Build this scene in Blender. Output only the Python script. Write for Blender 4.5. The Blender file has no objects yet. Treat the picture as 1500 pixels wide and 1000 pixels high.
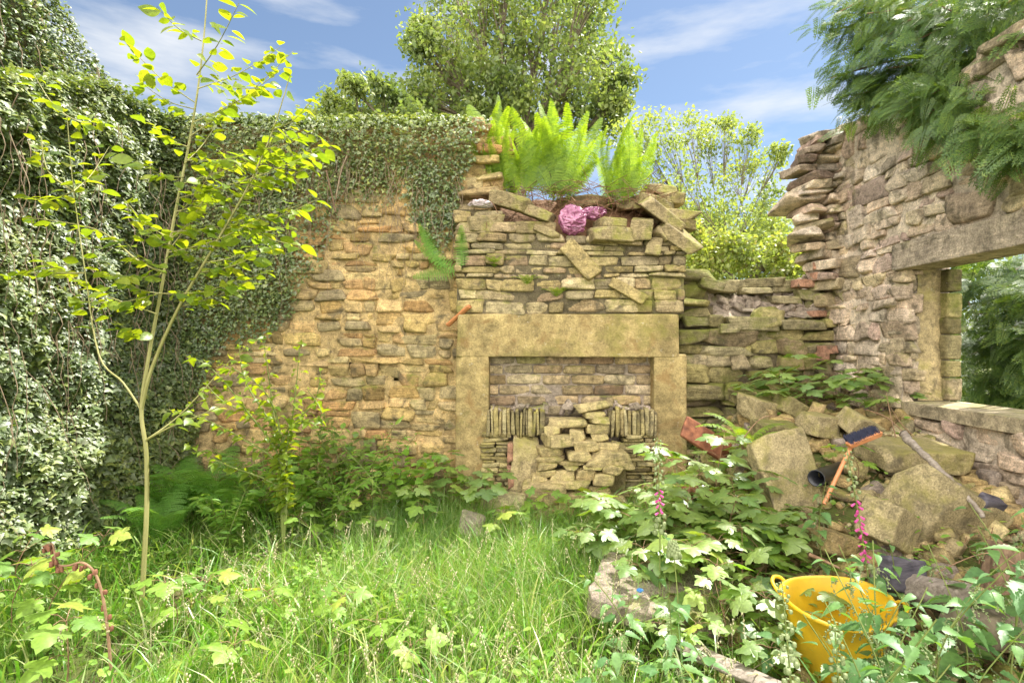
import bpy, bmesh, math, random
import numpy as np
from mathutils import Vector, Matrix

# ------------------------------------------------------------------ camera, sky, sun, exposure
S = bpy.context.scene
COL = S.collection
EYE = 1.5
FPX, CX, CY = 800.0, 765.0, 507.0            # focal length and vanishing point, in pixels of the 1500 x 1000 frame
cam = bpy.data.cameras.new('camera'); camo = bpy.data.objects.new('camera', cam); COL.objects.link(camo)
cam.sensor_width = 36; cam.lens = FPX / 1500 * 36
cam.shift_x = -(CX - 750) / 1500; cam.shift_y = (CY - 500) / 1500
cam.clip_start = 0.05; cam.clip_end = 500
camo.location = (0, 0, EYE); camo.rotation_euler = (math.radians(90), 0, 0)
S.camera = camo
SUN = np.array([0.41, 0.31, 0.86]); SUN = SUN / np.linalg.norm(SUN)
sl = bpy.data.lights.new('sun', 'SUN'); sl.energy = 4.9; sl.angle = math.radians(0.55); sl.color = (1, 0.95, 0.86)
so = bpy.data.objects.new('sun', sl); COL.objects.link(so)
so.rotation_euler = Vector(SUN).to_track_quat('Z', 'Y').to_euler(); so.location = (6, 4, 12)
W = bpy.data.worlds.new('World'); S.world = W; W.use_nodes = True
wn = W.node_tree; wn.nodes.clear()
def wnode(t, **k):
    n = wn.nodes.new(t)
    for a, b in k.items(): setattr(n, a, b)
    return n
sky = wnode('ShaderNodeTexSky', sky_type='NISHITA', sun_disc=False, sun_elevation=math.asin(SUN[2]),
            sun_rotation=math.atan2(SUN[0], SUN[1]), air_density=1.0, dust_density=0.6, ozone_density=2.5)
tc = wnode('ShaderNodeTexCoord'); mp = wnode('ShaderNodeMapping'); mp.inputs['Scale'].default_value = (1.4, 1.4, 6.5)
mp.inputs['Location'].default_value = (0.35, 0.1, 0.6)
nz = wnode('ShaderNodeTexNoise'); nz.inputs['Scale'].default_value = 2.1; nz.inputs['Detail'].default_value = 9; nz.inputs['Roughness'].default_value = 0.55
cr = wnode('ShaderNodeValToRGB'); cr.color_ramp.elements[0].position = 0.46; cr.color_ramp.elements[1].position = 0.72
cr.color_ramp.elements[0].color = (0.06, 0.06, 0.06, 1); cr.color_ramp.elements[1].color = (0.9, 0.9, 0.9, 1)
mx = wnode('ShaderNodeMix', data_type='RGBA'); mx.inputs[7].default_value = (3.6, 3.7, 3.8, 1)
tint = wnode('ShaderNodeMix', data_type='RGBA', blend_type='MULTIPLY'); tint.inputs[0].default_value = 1; tint.inputs[7].default_value = (0.54, 0.57, 0.575, 1)
# bright cloud added out of view, behind and above the viewer, as frontal fill
sep = wnode('ShaderNodeSeparateXYZ'); fill_cloud = wnode('ShaderNodeMapRange', interpolation_type='SMOOTHSTEP'); fill_cloud.inputs['From Min'].default_value = 0.05; fill_cloud.inputs['From Max'].default_value = -0.45
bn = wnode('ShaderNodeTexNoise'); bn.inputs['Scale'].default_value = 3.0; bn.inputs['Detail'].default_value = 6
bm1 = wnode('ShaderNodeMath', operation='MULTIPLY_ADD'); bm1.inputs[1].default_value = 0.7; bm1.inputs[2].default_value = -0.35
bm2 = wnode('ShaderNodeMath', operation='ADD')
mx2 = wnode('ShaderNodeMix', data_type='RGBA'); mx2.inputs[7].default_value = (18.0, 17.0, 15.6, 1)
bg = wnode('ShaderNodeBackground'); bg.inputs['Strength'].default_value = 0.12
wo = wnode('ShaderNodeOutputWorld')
L = wn.links.new
L(tc.outputs['Generated'], mp.inputs['Vector']); L(mp.outputs[0], nz.inputs['Vector']); L(nz.outputs[0], cr.inputs[0])
L(cr.outputs[0], mx.inputs[0]); L(sky.outputs[0], tint.inputs[6]); L(tint.outputs[2], mx.inputs[6])
L(tc.outputs['Generated'], sep.inputs[0]); L(tc.outputs['Generated'], bn.inputs['Vector']); L(bn.outputs[0], bm1.inputs[0]); sx_ = wnode('ShaderNodeMath', operation='MULTIPLY_ADD'); sx_.inputs[1].default_value = 0.45; L(sep.outputs[0], sx_.inputs[0]); L(sep.outputs[1], sx_.inputs[2]); L(sx_.outputs[0], bm2.inputs[0]); L(bm1.outputs[0], bm2.inputs[1]); L(bm2.outputs[0], fill_cloud.inputs['Value'])
L(fill_cloud.outputs[0], mx2.inputs[0]); L(mx.outputs[2], mx2.inputs[6]); L(mx2.outputs[2], bg.inputs['Color']); L(bg.outputs[0], wo.inputs['Surface'])
S.view_settings.view_transform = 'Standard'; S.view_settings.look = 'None'; S.view_settings.gamma = 1
S.view_settings.exposure = 1.22
S.cycles.max_bounces = 7; S.cycles.diffuse_bounces = 4; S.cycles.transmission_bounces = 5; S.cycles.transparent_max_bounces = 6

# ------------------------------------------------------------------ small maths
def X(px, Y): return (px - CX) / FPX * Y
def Z(py, Y): return EYE - (py - CY) / FPX * Y
def P(px, py, Y): return np.array([X(px, Y), Y, Z(py, Y)])
def A(x): return np.asarray(x, float)
def nrm(v):
    v = A(v); return v / np.maximum(np.linalg.norm(v, axis=-1, keepdims=True), 1e-9)
def RNG(s): return np.random.default_rng(s)
def _h(i, j, k, s):
    n = (i * 374761393 + j * 668265263 + k * 2147483647 + s * 974711) & 0x7fffffff
    n = ((n ^ (n >> 13)) * 1274126177) & 0x7fffffff
    n = (n ^ (n >> 16)) & 0xffff
    return n / 32767.5 - 1.0
def vnoise(Pt, s=0):
    Pt = A(Pt); I = np.floor(Pt).astype(np.int64); f = Pt - I; f = f * f * (3 - 2 * f)
    i, j, k = I[..., 0], I[..., 1], I[..., 2]; fx, fy, fz = f[..., 0], f[..., 1], f[..., 2]
    r = 0
    for a in (0, 1):
        for b in (0, 1):
            for c in (0, 1):
                r = r + _h(i + a, j + b, k + c, s) * (fx if a else 1 - fx) * (fy if b else 1 - fy) * (fz if c else 1 - fz)
    return r
def fbm(Pt, s=0, o=3):
    Pt = A(Pt); r = 0; a = 1.0; t = 0
    for q in range(o):
        r = r + a * vnoise(Pt * 2 ** q, s + q); t += a; a *= 0.5
    return r / t
def sm(t): t = np.clip(t, 0, 1); return t * t * (3 - 2 * t)
def v3(x, y, z=0): return np.stack(np.broadcast_arrays(A(x), A(y), A(z)), -1)

def ground_z(x, y):
    x = A(x); y = A(y)
    h = sm((x - 0.75) / 1.6) * (0.22 + 0.68 * sm((y - 2.2) / 2.5))
    far = 1 - sm((y - 5.2) / 1.2); side = 1 - sm((x - 3.3) / 1.2)
    h = h * far * side
    h = h + 0.10 * sm((y - 3.9) / 1.0) * far * sm((x + 3) / 1.0) * (1 - sm((x - 0.5) / 0.8)) * 0.6
    return h + 0.035 * fbm(v3(x * 1.3, y * 1.3, 0), 5, 3) + 0.05 * sm((-x - 2.2) / 1.0)

# ------------------------------------------------------------------ mesh builder and object tree
class MB:
    def __init__(s): s.v = []; s.f = []; s.n = 0
    def add(s, V, F):
        V = A(V).reshape(-1, 3); F = np.asarray(F, np.int64)
        s.v.append(V); s.f.append(F + s.n); s.n += len(V); return s
    def build(s, name, m, parent=None, smooth=True, origin=None):
        V = np.concatenate(s.v)
        if parent is not None: o0 = A(parent.location)
        elif origin is None:
            lo, hi = V.min(0), V.max(0); o0 = A([(lo[0] + hi[0]) / 2, (lo[1] + hi[1]) / 2, lo[2]])
        else: o0 = A(origin)
        V = (V - o0).astype(np.float32)
        me = bpy.data.meshes.new(name)
        me.vertices.add(len(V)); me.vertices.foreach_set('co', V.ravel())
        loops = np.concatenate([f.ravel() for f in s.f]).astype(np.int32)
        tot = np.concatenate([np.full(len(f), f.shape[1]) for f in s.f]).astype(np.int32)
        st = np.concatenate([[0], np.cumsum(tot)[:-1]]).astype(np.int32)
        me.loops.add(len(loops)); me.loops.foreach_set('vertex_index', loops)
        me.polygons.add(len(tot)); me.polygons.foreach_set('loop_start', st); me.polygons.foreach_set('loop_total', tot)
        me.polygons.foreach_set('use_smooth', np.full(len(tot), smooth))
        me.materials.append(m); me.update(calc_edges=True)
        o = bpy.data.objects.new(name, me); COL.objects.link(o)
        if parent is not None: o.parent = parent
        else: o.location = o0
        return o
def tag(o, label=None, cat=None, group=None, kind=None):
    if label: o['label'] = label
    if cat: o['category'] = cat
    if group: o['group'] = group
    if kind: o['kind'] = kind
    return o
def thing(name, label, cat, loc, group=None, rz=0):
    o = bpy.data.objects.new(name, None); COL.objects.link(o); o.location = tuple(float(q) for q in loc)
    o.empty_display_size = 0.1; o.rotation_euler = (0, 0, rz)
    return tag(o, label, cat, group)
def copy_tree(o, loc, rz=0, label=None, sc=1.0, tilt=(0, 0)):
    r = o.copy(); COL.objects.link(r); r.location = tuple(float(q) for q in loc); r.rotation_euler = (tilt[0], tilt[1], rz); r.scale = (sc,) * 3
    if label: r['label'] = label
    for c in o.children:
        d = c.copy(); COL.objects.link(d); d.parent = r
        for g in c.children:
            e = g.copy(); COL.objects.link(e); e.parent = d
    return r

# ------------------------------------------------------------------ materials
def nodes(name):
    m = bpy.data.materials.new(name); m.use_nodes = True; t = m.node_tree; t.nodes.clear()
    def N(ty, ins=None, **k):
        n = t.nodes.new(ty)
        for a, b in k.items(): setattr(n, a, b)
        for a, b in (ins or {}).items():
            if isinstance(b, bpy.types.NodeSocket): t.links.new(b, n.inputs[a])
            else: n.inputs[a].default_value = b
        return n
    return m, t, N
def c4(c): return (c[0], c[1], c[2], 1)
def ramp(N, fac, stops, interp='LINEAR'):
    r = N('ShaderNodeValToRGB', {0: fac}); e = r.color_ramp; e.interpolation = interp
    while len(e.elements) < len(stops): e.elements.new(0.5)
    for el, (p, c) in zip(e.elements, stops): el.position = p; el.color = c4(c)
    return r.outputs[0]
def mixc(N, f, a, b, mode='MIX'):
    n = N('ShaderNodeMix', {0: f, 6: a, 7: b}, data_type='RGBA', blend_type=mode); n.clamp_result = False
    return n.outputs[2]
def g3(v): return (v, v, v)
def stone_mat(name, palette, moss=0.45, mosscol=(0.13, 0.15, 0.03), stain=(0.10, 0.085, 0.055), lichen=0.3, bump=0.6, sc=1.0, rough=0.92, grain=1.0, spk=1.0):
    m, t, N = nodes(name)
    geo = N('ShaderNodeNewGeometry'); tco = N('ShaderNodeTexCoord'); pos = tco.outputs['Object']
    k = len(palette)
    base = ramp(N, geo.outputs['Random Per Island'], [(i / (k - 1), c) for i, c in enumerate(palette)])
    n1 = N('ShaderNodeTexNoise', {'Vector': pos, 'Scale': 3.0 * sc, 'Detail': 6, 'Roughness': 0.62})
    n2 = N('ShaderNodeTexNoise', {'Vector': pos, 'Scale': 17.0 * sc, 'Detail': 8, 'Roughness': 0.7})
    n3 = N('ShaderNodeTexNoise', {'Vector': pos, 'Scale': 95.0 * sc, 'Detail': 5, 'Roughness': 0.75})
    n4 = N('ShaderNodeTexNoise', {'Vector': pos, 'Scale': 7.0 * sc, 'Detail': 7, 'Roughness': 0.65, 'Distortion': 0.6})
    mps = N('ShaderNodeMapping', {'Vector': pos}); mps.inputs['Scale'].default_value = (1.5, 1.5, 11) if k > 3 else (1.2, 1.2, 1.8)
    n5 = N('ShaderNodeTexNoise', {'Vector': mps.outputs[0], 'Scale': 5.0 * sc, 'Detail': 6, 'Roughness': 0.65})
    rv = N('ShaderNodeMath', {0: geo.outputs['Random Per Island'], 1: 37.7}, operation='MULTIPLY'); rf = N('ShaderNodeMath', {0: rv.outputs[0]}, operation='FRACT')
    base = mixc(N, 0.85, base, ramp(N, rf.outputs[0], [(0.0, g3(0.55)), (0.35, g3(0.95)), (0.8, g3(1.12)), (1.0, g3(1.3))]), 'MULTIPLY') if k > 3 else base
    c = mixc(N, 1.0, base, ramp(N, n1.outputs[0], [(0.3, g3(0.62)), (0.7, g3(1.34))]), 'MULTIPLY')
    c = mixc(N, spk, c, ramp(N, n2.outputs[0], [(0.34, g3(0.58)), (0.5, g3(1.0)), (0.66, g3(1.34))]), 'MULTIPLY')
    c = mixc(N, 0.6, c, ramp(N, n5.outputs[0], [(0.35, g3(0.7)), (0.65, g3(1.25))]), 'MULTIPLY')
    c = mixc(N, min(1, 0.7 * grain), c, ramp(N, n3.outputs[0], [(0.36, g3(0.55)), (0.64, g3(1.4))]), 'MULTIPLY')
    fs = ramp(N, n4.outputs[0], [(0.53, g3(0)), (0.66, g3(0.8))])
    c = mixc(N, fs, c, c4(stain))
    nm = N('ShaderNodeTexNoise', {'Vector': pos, 'Scale': 2.3 * sc, 'Detail': 9, 'Roughness': 0.72})
    sx = N('ShaderNodeSeparateXYZ', {0: geo.outputs['Normal']})
    up = N('ShaderNodeMath', {0: sx.outputs[2], 1: 0.10}, operation='MULTIPLY'); ad = N('ShaderNodeMath', {0: nm.outputs[0], 1: up.outputs[0]}, operation='ADD')
    fm = ramp(N, ad.outputs[0], [(0.64 - 0.2 * moss, g3(0)), (0.78 - 0.2 * moss, g3(0.85))])
    mcol = mixc(N, n2.outputs[0], c4(mosscol), c4((mosscol[0] * 2.1, mosscol[1] * 1.9, mosscol[2] * 1.6)))
    c = mixc(N, fm, c, mcol)
    nl = N('ShaderNodeTexNoise', {'Vector': pos, 'Scale': 26.0 * sc, 'Detail': 6, 'Roughness': 0.8})
    fl = ramp(N, nl.outputs[0], [(0.66 - 0.08 * lichen, g3(0)), (0.70, g3(0.8 if lichen > 0 else 0))])
    c = mixc(N, fl, c, c4((0.52, 0.49, 0.40)))
    b0 = N('ShaderNodeMath', {0: n2.outputs[0], 1: 0.55}, operation='MULTIPLY'); b1 = N('ShaderNodeMath', {0: n3.outputs[0], 1: 0.22, 2: b0.outputs[0]}, operation='MULTIPLY_ADD')
    b2 = N('ShaderNodeMath', {0: n5.outputs[0], 1: 0.5, 2: b1.outputs[0]}, operation='MULTIPLY_ADD')
    bp = N('ShaderNodeBump', {'Strength': min(1, bump * 1.4), 'Distance': 0.042, 'Height': b2.outputs[0]})
    bs = N('ShaderNodeBsdfPrincipled', {'Base Color': c, 'Roughness': rough, 'Normal': bp.outputs[0]}); bs.inputs['Specular IOR Level'].default_value = 0.25
    o = N('ShaderNodeOutputMaterial', {0: bs.outputs[0]})
    return m
def leaf_mat(name, cols, trans=0.45, tcol=None, rough=0.42, spec=0.5, patch=0.0, coat=0.0):
    m, t, N = nodes(name)
    geo = N('ShaderNodeNewGeometry'); pos = N('ShaderNodeTexCoord').outputs['Object']; k = len(cols)
    base = ramp(N, geo.outputs['Random Per Island'], [(i / max(1, k - 1), c) for i, c in enumerate(cols)])
    n1 = N('ShaderNodeTexNoise', {'Vector': pos, 'Scale': 60.0, 'Detail': 4})
    c = mixc(N, 0.6, base, ramp(N, n1.outputs[0], [(0.3, g3(0.7)), (0.7, g3(1.35))]), 'MULTIPLY')
    if patch:
        n2 = N('ShaderNodeTexNoise', {'Vector': pos, 'Scale': 1.1, 'Detail': 3})
        c = mixc(N, patch, c, ramp(N, n2.outputs[0], [(0.35, (0.55, 0.62, 0.6)), (0.65, (1.6, 1.35, 0.9))]), 'MULTIPLY')
    bp = N('ShaderNodeBump', {'Strength': 0.35, 'Distance': 0.004, 'Height': n1.outputs[0]})
    bs = N('ShaderNodeBsdfPrincipled', {'Base Color': c, 'Roughness': rough, 'Normal': bp.outputs[0]}); bs.inputs['Specular IOR Level'].default_value = spec; bs.inputs['Coat Weight'].default_value = coat; bs.inputs['Coat Roughness'].default_value = 0.42
    tt = mixc(N, 1.0, c, c4(tcol or (1.9, 1.7, 0.5)), 'MULTIPLY')
    tr = N('ShaderNodeBsdfTranslucent', {'Color': tt})
    mxs = N('ShaderNodeMixShader', {0: trans, 1: bs.outputs[0], 2: tr.outputs[0]})
    N('ShaderNodeOutputMaterial', {0: mxs.outputs[0]})
    return m
def plain_mat(name, a, b, sc=20, rough=0.7, stretch=(1, 1, 1), bump=0.3, spec=0.3, metal=0, trans=0, sheen=0):
    m, t, N = nodes(name); pos = N('ShaderNodeTexCoord').outputs['Object']
    mpn = N('ShaderNodeMapping', {'Vector': pos}); mpn.inputs['Scale'].default_value = stretch
    n = N('ShaderNodeTexNoise', {'Vector': mpn.outputs[0], 'Scale': sc, 'Detail': 7, 'Roughness': 0.65})
    c = ramp(N, n.outputs[0], [(0.32, a), (0.68, b)])
    bp = N('ShaderNodeBump', {'Strength': bump, 'Distance': 0.01, 'Height': n.outputs[0]})
    bs = N('ShaderNodeBsdfPrincipled', {'Base Color': c, 'Roughness': rough, 'Metallic': metal, 'Normal': bp.outputs[0]}); bs.inputs['Specular IOR Level'].default_value = spec
    out = bs.outputs[0]
    if trans:
        tr = N('ShaderNodeBsdfTranslucent', {'Color': c}); out = N('ShaderNodeMixShader', {0: trans, 1: out, 2: tr.outputs[0]}).outputs[0]
    N('ShaderNodeOutputMaterial', {0: out})
    return m
M = {}
M['wall'] = stone_mat('rubble_stone', [(0.50, 0.33, 0.13), (0.55, 0.41, 0.18), (0.48, 0.29, 0.12), (0.47, 0.38, 0.21), (0.30, 0.24, 0.14), (0.53, 0.42, 0.21), (0.50, 0.28, 0.12), (0.53, 0.41, 0.20), (0.42, 0.31, 0.13), (0.48, 0.35, 0.14)], moss=0.35, lichen=0.25)
M['mortar'] = stone_mat('lime_mortar', [(0.52, 0.37, 0.17), (0.56, 0.42, 0.21)], moss=0.36, lichen=0.5, bump=0.9)
M['breast'] = stone_mat('coursed_stone', [(0.42, 0.34, 0.17), (0.38, 0.29, 0.13), (0.47, 0.39, 0.23), (0.32, 0.25, 0.14), (0.42, 0.33, 0.15), (0.32, 0.22, 0.14), (0.45, 0.37, 0.20), (0.28, 0.23, 0.14)], moss=0.58, mosscol=(0.15, 0.16, 0.035), lichen=0.4)
M['mortar_dark'] = stone_mat('old_mortar', [(0.11, 0.09, 0.05), (0.17, 0.14, 0.085)], moss=0.55, lichen=0.4, bump=0.9)
M['right'] = stone_mat('pale_pink_stone', [(0.64, 0.51, 0.39), (0.58, 0.44, 0.32), (0.64, 0.53, 0.41), (0.58, 0.47, 0.29), (0.46, 0.33, 0.27), (0.66, 0.56, 0.45), (0.57, 0.45, 0.28)], moss=0.22, mosscol=(0.16, 0.17, 0.04), lichen=0.5, bump=0.8)
M['mortar_right'] = stone_mat('pale_mortar', [(0.60, 0.50, 0.39), (0.54, 0.45, 0.34)], moss=0.2, lichen=0.6, bump=1.0)
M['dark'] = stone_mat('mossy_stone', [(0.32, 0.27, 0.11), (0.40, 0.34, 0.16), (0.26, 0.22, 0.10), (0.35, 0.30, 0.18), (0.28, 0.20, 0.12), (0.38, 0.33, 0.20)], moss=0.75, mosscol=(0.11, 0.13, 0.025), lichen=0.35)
M['core'] = stone_mat('rubble_core', [(0.32, 0.26, 0.21), (0.40, 0.33, 0.26)], moss=0.3, lichen=0.7, bump=1.0)
M['dressed'] = stone_mat('dressed_sandstone', [(0.32, 0.245, 0.11), (0.36, 0.28, 0.13)], moss=0.62, mosscol=(0.15, 0.145, 0.045), stain=(0.24, 0.15, 0.06), lichen=0.55, bump=0.5, sc=0.7, grain=0.8, spk=1.0)
M['sill'] = stone_mat('weathered_sill_stone', [(0.42, 0.36, 0.24), (0.40, 0.33, 0.22)], moss=0.5, mosscol=(0.18, 0.18, 0.07), lichen=0.4, bump=0.5)
M['brick'] = stone_mat('stone_brick', [(0.46, 0.37, 0.20), (0.40, 0.29, 0.15), (0.52, 0.43, 0.27), (0.44, 0.33, 0.19), (0.30, 0.20, 0.12), (0.48, 0.39, 0.26), (0.42, 0.36, 0.16)], moss=0.4, lichen=0.4, sc=1.2)
M['slate'] = stone_mat('thin_edge_stone', [(0.36, 0.30, 0.14), (0.42, 0.36, 0.20), (0.28, 0.22, 0.11), (0.34, 0.28, 0.12), (0.45, 0.38, 0.20)], moss=0.45, mosscol=(0.20, 0.19, 0.04), lichen=0.2)
M['rock'] = stone_mat('loose_rubble_stone', [(0.46, 0.38, 0.20), (0.40, 0.29, 0.13), (0.50, 0.43, 0.27), (0.42, 0.34, 0.16), (0.36, 0.24, 0.12)], moss=0.45, mosscol=(0.14, 0.15, 0.035), lichen=0.4)
M['slab'] = stone_mat('gritstone_slab', [(0.36, 0.29, 0.15), (0.35, 0.29, 0.16), (0.31, 0.25, 0.13)], moss=0.75, mosscol=(0.16, 0.155, 0.05), lichen=0.25, bump=0.5, grain=1.3, spk=0.55)
M['redbrick'] = stone_mat('orange_brick', [(0.40, 0.22, 0.14), (0.34, 0.19, 0.13)], moss=0.15, lichen=0.2, sc=1.5)
M['plaster'] = stone_mat('flaking_plaster', [(0.45, 0.37, 0.20), (0.42, 0.33, 0.18)], moss=0.5, mosscol=(0.24, 0.23, 0.08), lichen=0.7, bump=0.9)
M['soil'] = stone_mat('soil', [(0.10, 0.075, 0.04), (0.12, 0.09, 0.05)], moss=0.75, mosscol=(0.06, 0.09, 0.02), stain=(0.05, 0.035, 0.02), lichen=0.0, bump=1.0)
M['litter'] = plain_mat('needle_litter', (0.10, 0.05, 0.028), (0.30, 0.17, 0.09), 60, 0.9)
M['ivy'] = leaf_mat('ivy_leaf', [(0.11, 0.18, 0.06), (0.18, 0.25, 0.08), (0.16, 0.21, 0.12), (0.30, 0.36, 0.09), (0.10, 0.16, 0.06), (0.20, 0.23, 0.15), (0.09, 0.15, 0.045), (0.16, 0.22, 0.07)], trans=0.25, tcol=(1.7, 1.7, 0.5), rough=0.5, spec=1.0, patch=0.35)
M['sap'] = leaf_mat('sapling_leaf', [(0.16, 0.24, 0.03), (0.22, 0.30, 0.03), (0.13, 0.22, 0.03), (0.26, 0.31, 0.04)], trans=0.55, tcol=(2.0, 1.75, 0.35), rough=0.38, spec=0.5)
M['syc'] = leaf_mat('sycamore_leaf', [(0.12, 0.23, 0.05), (0.17, 0.28, 0.06), (0.22, 0.32, 0.07), (0.11, 0.21, 0.06)], trans=0.34, tcol=(1.7, 1.6, 0.4), rough=0.5, spec=1.0, patch=0.3, coat=0.8)
M['syc_young'] = leaf_mat('young_sycamore_leaf', [(0.19, 0.34, 0.05), (0.25, 0.38, 0.06), (0.34, 0.42, 0.08), (0.16, 0.30, 0.06), (0.22, 0.36, 0.05)], trans=0.42, tcol=(1.6, 1.5, 0.4), rough=0.5, spec=0.6, patch=0.2)
M['net'] = leaf_mat('nettle_leaf', [(0.09, 0.20, 0.07), (0.12, 0.24, 0.08), (0.15, 0.27, 0.07)], trans=0.36, tcol=(1.7, 1.6, 0.4), rough=0.45, spec=0.5)
M['fern'] = leaf_mat('fern_frond', [(0.16, 0.27, 0.03), (0.24, 0.36, 0.035), (0.13, 0.24, 0.03)], trans=0.5, tcol=(1.8, 1.6, 0.35), rough=0.5)
M['fern2'] = leaf_mat('shade_fern_frond', [(0.15, 0.33, 0.06), (0.20, 0.38, 0.08)], trans=0.45, rough=0.5)
M['grass'] = leaf_mat('grass_blade', [(0.11, 0.29, 0.035), (0.16, 0.36, 0.05), (0.10, 0.25, 0.035), (0.24, 0.38, 0.07), (0.22, 0.33, 0.07), (0.44, 0.46, 0.26), (0.13, 0.31, 0.05), (0.24, 0.37, 0.08)], trans=0.42, tcol=(1.3, 1.35, 0.5), rough=0.38, spec=0.8, patch=0.4)
M['straw'] = leaf_mat('dry_straw', [(0.50, 0.46, 0.26), (0.62, 0.58, 0.40), (0.42, 0.40, 0.18)], trans=0.3, tcol=(1.1, 1.1, .8), rough=0.5)
M['herb'] = leaf_mat('herb_leaf', [(0.15, 0.31, 0.05), (0.21, 0.37, 0.06), (0.29, 0.41, 0.09)], trans=0.42, rough=0.45)
M['tree'] = leaf_mat('oak_leaf', [(0.14, 0.20, 0.08), (0.20, 0.27, 0.09), (0.12, 0.17, 0.075), (0.26, 0.32, 0.11)], trans=0.45, tcol=(1.35, 1.4, 0.6), rough=0.5, patch=0.5)
M['tree2'] = leaf_mat('willow_leaf', [(0.18, 0.26, 0.11), (0.24, 0.32, 0.13), (0.15, 0.22, 0.10)], trans=0.45, rough=0.5, patch=0.4)
M['bush'] = leaf_mat('rhododendron_leaf', [(0.24, 0.31, 0.10), (0.32, 0.39, 0.12), (0.28, 0.34, 0.12), (0.20, 0.27, 0.09), (0.30, 0.27, 0.14)], trans=0.45, tcol=(1.5, 1.5, 0.5), rough=0.45, patch=0.4)
M['con'] = leaf_mat('cypress_spray', [(0.08, 0.15, 0.04), (0.11, 0.20, 0.045), (0.06, 0.12, 0.045), (0.17, 0.25, 0.05), (0.08, 0.16, 0.05)], trans=0.38, tcol=(1.7, 1.6, 0.4), rough=0.5, patch=0.5)
M['bark'] = plain_mat('grey_bark', (0.10, 0.08, 0.055), (0.24, 0.20, 0.14), 18, 0.85, (1, 1, 0.25), 0.6)
M['sapbark'] = plain_mat('olive_sapling_bark', (0.20, 0.20, 0.06), (0.36, 0.34, 0.14), 14, 0.55, (1, 1, 0.3), 0.3, 0.5)
M['stem'] = plain_mat('green_stem', (0.13, 0.17, 0.04), (0.22, 0.26, 0.08), 20, 0.6)
M['twig'] = plain_mat('brown_twig', (0.16, 0.09, 0.05), (0.34, 0.22, 0.13), 25, 0.8)
M['ivystem'] = plain_mat('ivy_stem', (0.16, 0.11, 0.07), (0.32, 0.25, 0.17), 25, 0.8)
M['pod'] = plain_mat('dried_pod', (0.12, 0.05, 0.03), (0.26, 0.12, 0.07), 40, 0.8)
M['deadwood'] = plain_mat('grey_dead_wood', (0.16, 0.13, 0.10), (0.36, 0.31, 0.26), 10, 0.85, (1, 6, 6), 0.9)
M['rotwood'] = plain_mat('rotten_wood', (0.09, 0.055, 0.035), (0.28, 0.19, 0.12), 8, 0.9, (5, 5, 1), 1.0)
M['orangewood'] = plain_mat('orange_varnished_wood', (0.42, 0.16, 0.06), (0.58, 0.26, 0.11), 8, 0.45, (1, 5, 5), 0.2, 0.5)
M['bristle'] = plain_mat('dark_bristle', (0.008, 0.01, 0.025), (0.03, 0.035, 0.07), 90, 0.6)
M['shale'] = plain_mat('dark_shale', (0.035, 0.033, 0.045), (0.12, 0.11, 0.13), 12, 0.7, (1, 1, 4), 0.6)
M['black'] = plain_mat('black_plastic', (0.012, 0.013, 0.017), (0.03, 0.032, 0.04), 12, 0.35, spec=0.5, bump=0.1)
M['yellow'] = plain_mat('yellow_plastic', (0.55, 0.36, 0.03), (0.88, 0.56, 0.012), 4, 0.5, spec=0.5, bump=0.06, trans=0.18)
M['purple'] = plain_mat('magenta_plastic_film', (0.22, 0.03, 0.12), (0.60, 0.26, 0.42), 14, 0.25, spec=0.8, bump=1.0, trans=0.2)
M['white'] = plain_mat('pale_plastic_film', (0.42, 0.34, 0.36), (0.66, 0.58, 0.60), 14, 0.4, spec=0.6, bump=0.8)
M['rust'] = plain_mat('rusty_metal', (0.10, 0.035, 0.02), (0.30, 0.12, 0.06), 18, 0.8, metal=0.2, bump=0.5)
M['pink'] = plain_mat('foxglove_petal', (0.62, 0.05, 0.30), (0.80, 0.20, 0.50), 60, 0.5, trans=0.35)
M['bud'] = plain_mat('foxglove_bud', (0.20, 0.26, 0.10), (0.36, 0.42, 0.22), 60, 0.5, trans=0.3)
M['blue'] = plain_mat('blue_plastic', (0.03, 0.16, 0.5), (0.06, 0.25, 0.62), 20, 0.4)

# ------------------------------------------------------------------ shapes
_cg = {}
def cubegrid(n, cull=False):
    if (n, cull) in _cg: return _cg[(n, cull)]
    idx = {}; V = []; F = []
    def vid(p):
        k = tuple(np.round(p, 5))
        if k not in idx: idx[k] = len(V); V.append(p)
        return idx[k]
    for ax in range(3):
        for sgn in (-1, 1):
            if cull and ax == 1 and sgn == 1: continue
            a, b = (ax + 1) % 3, (ax + 2) % 3
            def pt(i, j):
                p = [0, 0, 0]; p[ax] = sgn; p[a] = -1 + 2 * i / n; p[b] = -1 + 2 * j / n; return p
            for i in range(n):
                for j in range(n):
                    if cull and (ax != 1):
                        ys = [pt(i + d, j + e)[1] for d, e in ((0, 0), (1, 1))]
                        if min(ys) > 0.1: continue
                    q = [vid(pt(i, j)), vid(pt(i + 1, j)), vid(pt(i + 1, j + 1)), vid(pt(i, j + 1))]
                    F.append(q if sgn > 0 else q[::-1])
    _cg[(n, cull)] = (A(V), np.array(F)); return _cg[(n, cull)]
def rot_xyz(R):
    R = A(R).reshape(-1, 3); out = []
    for r in R:
        out.append(np.array((Matrix.Rotation(r[2], 3, 'Z') @ Matrix.Rotation(r[1], 3, 'Y') @ Matrix.Rotation(r[0], 3, 'X'))))
    return np.array(out)
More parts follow.
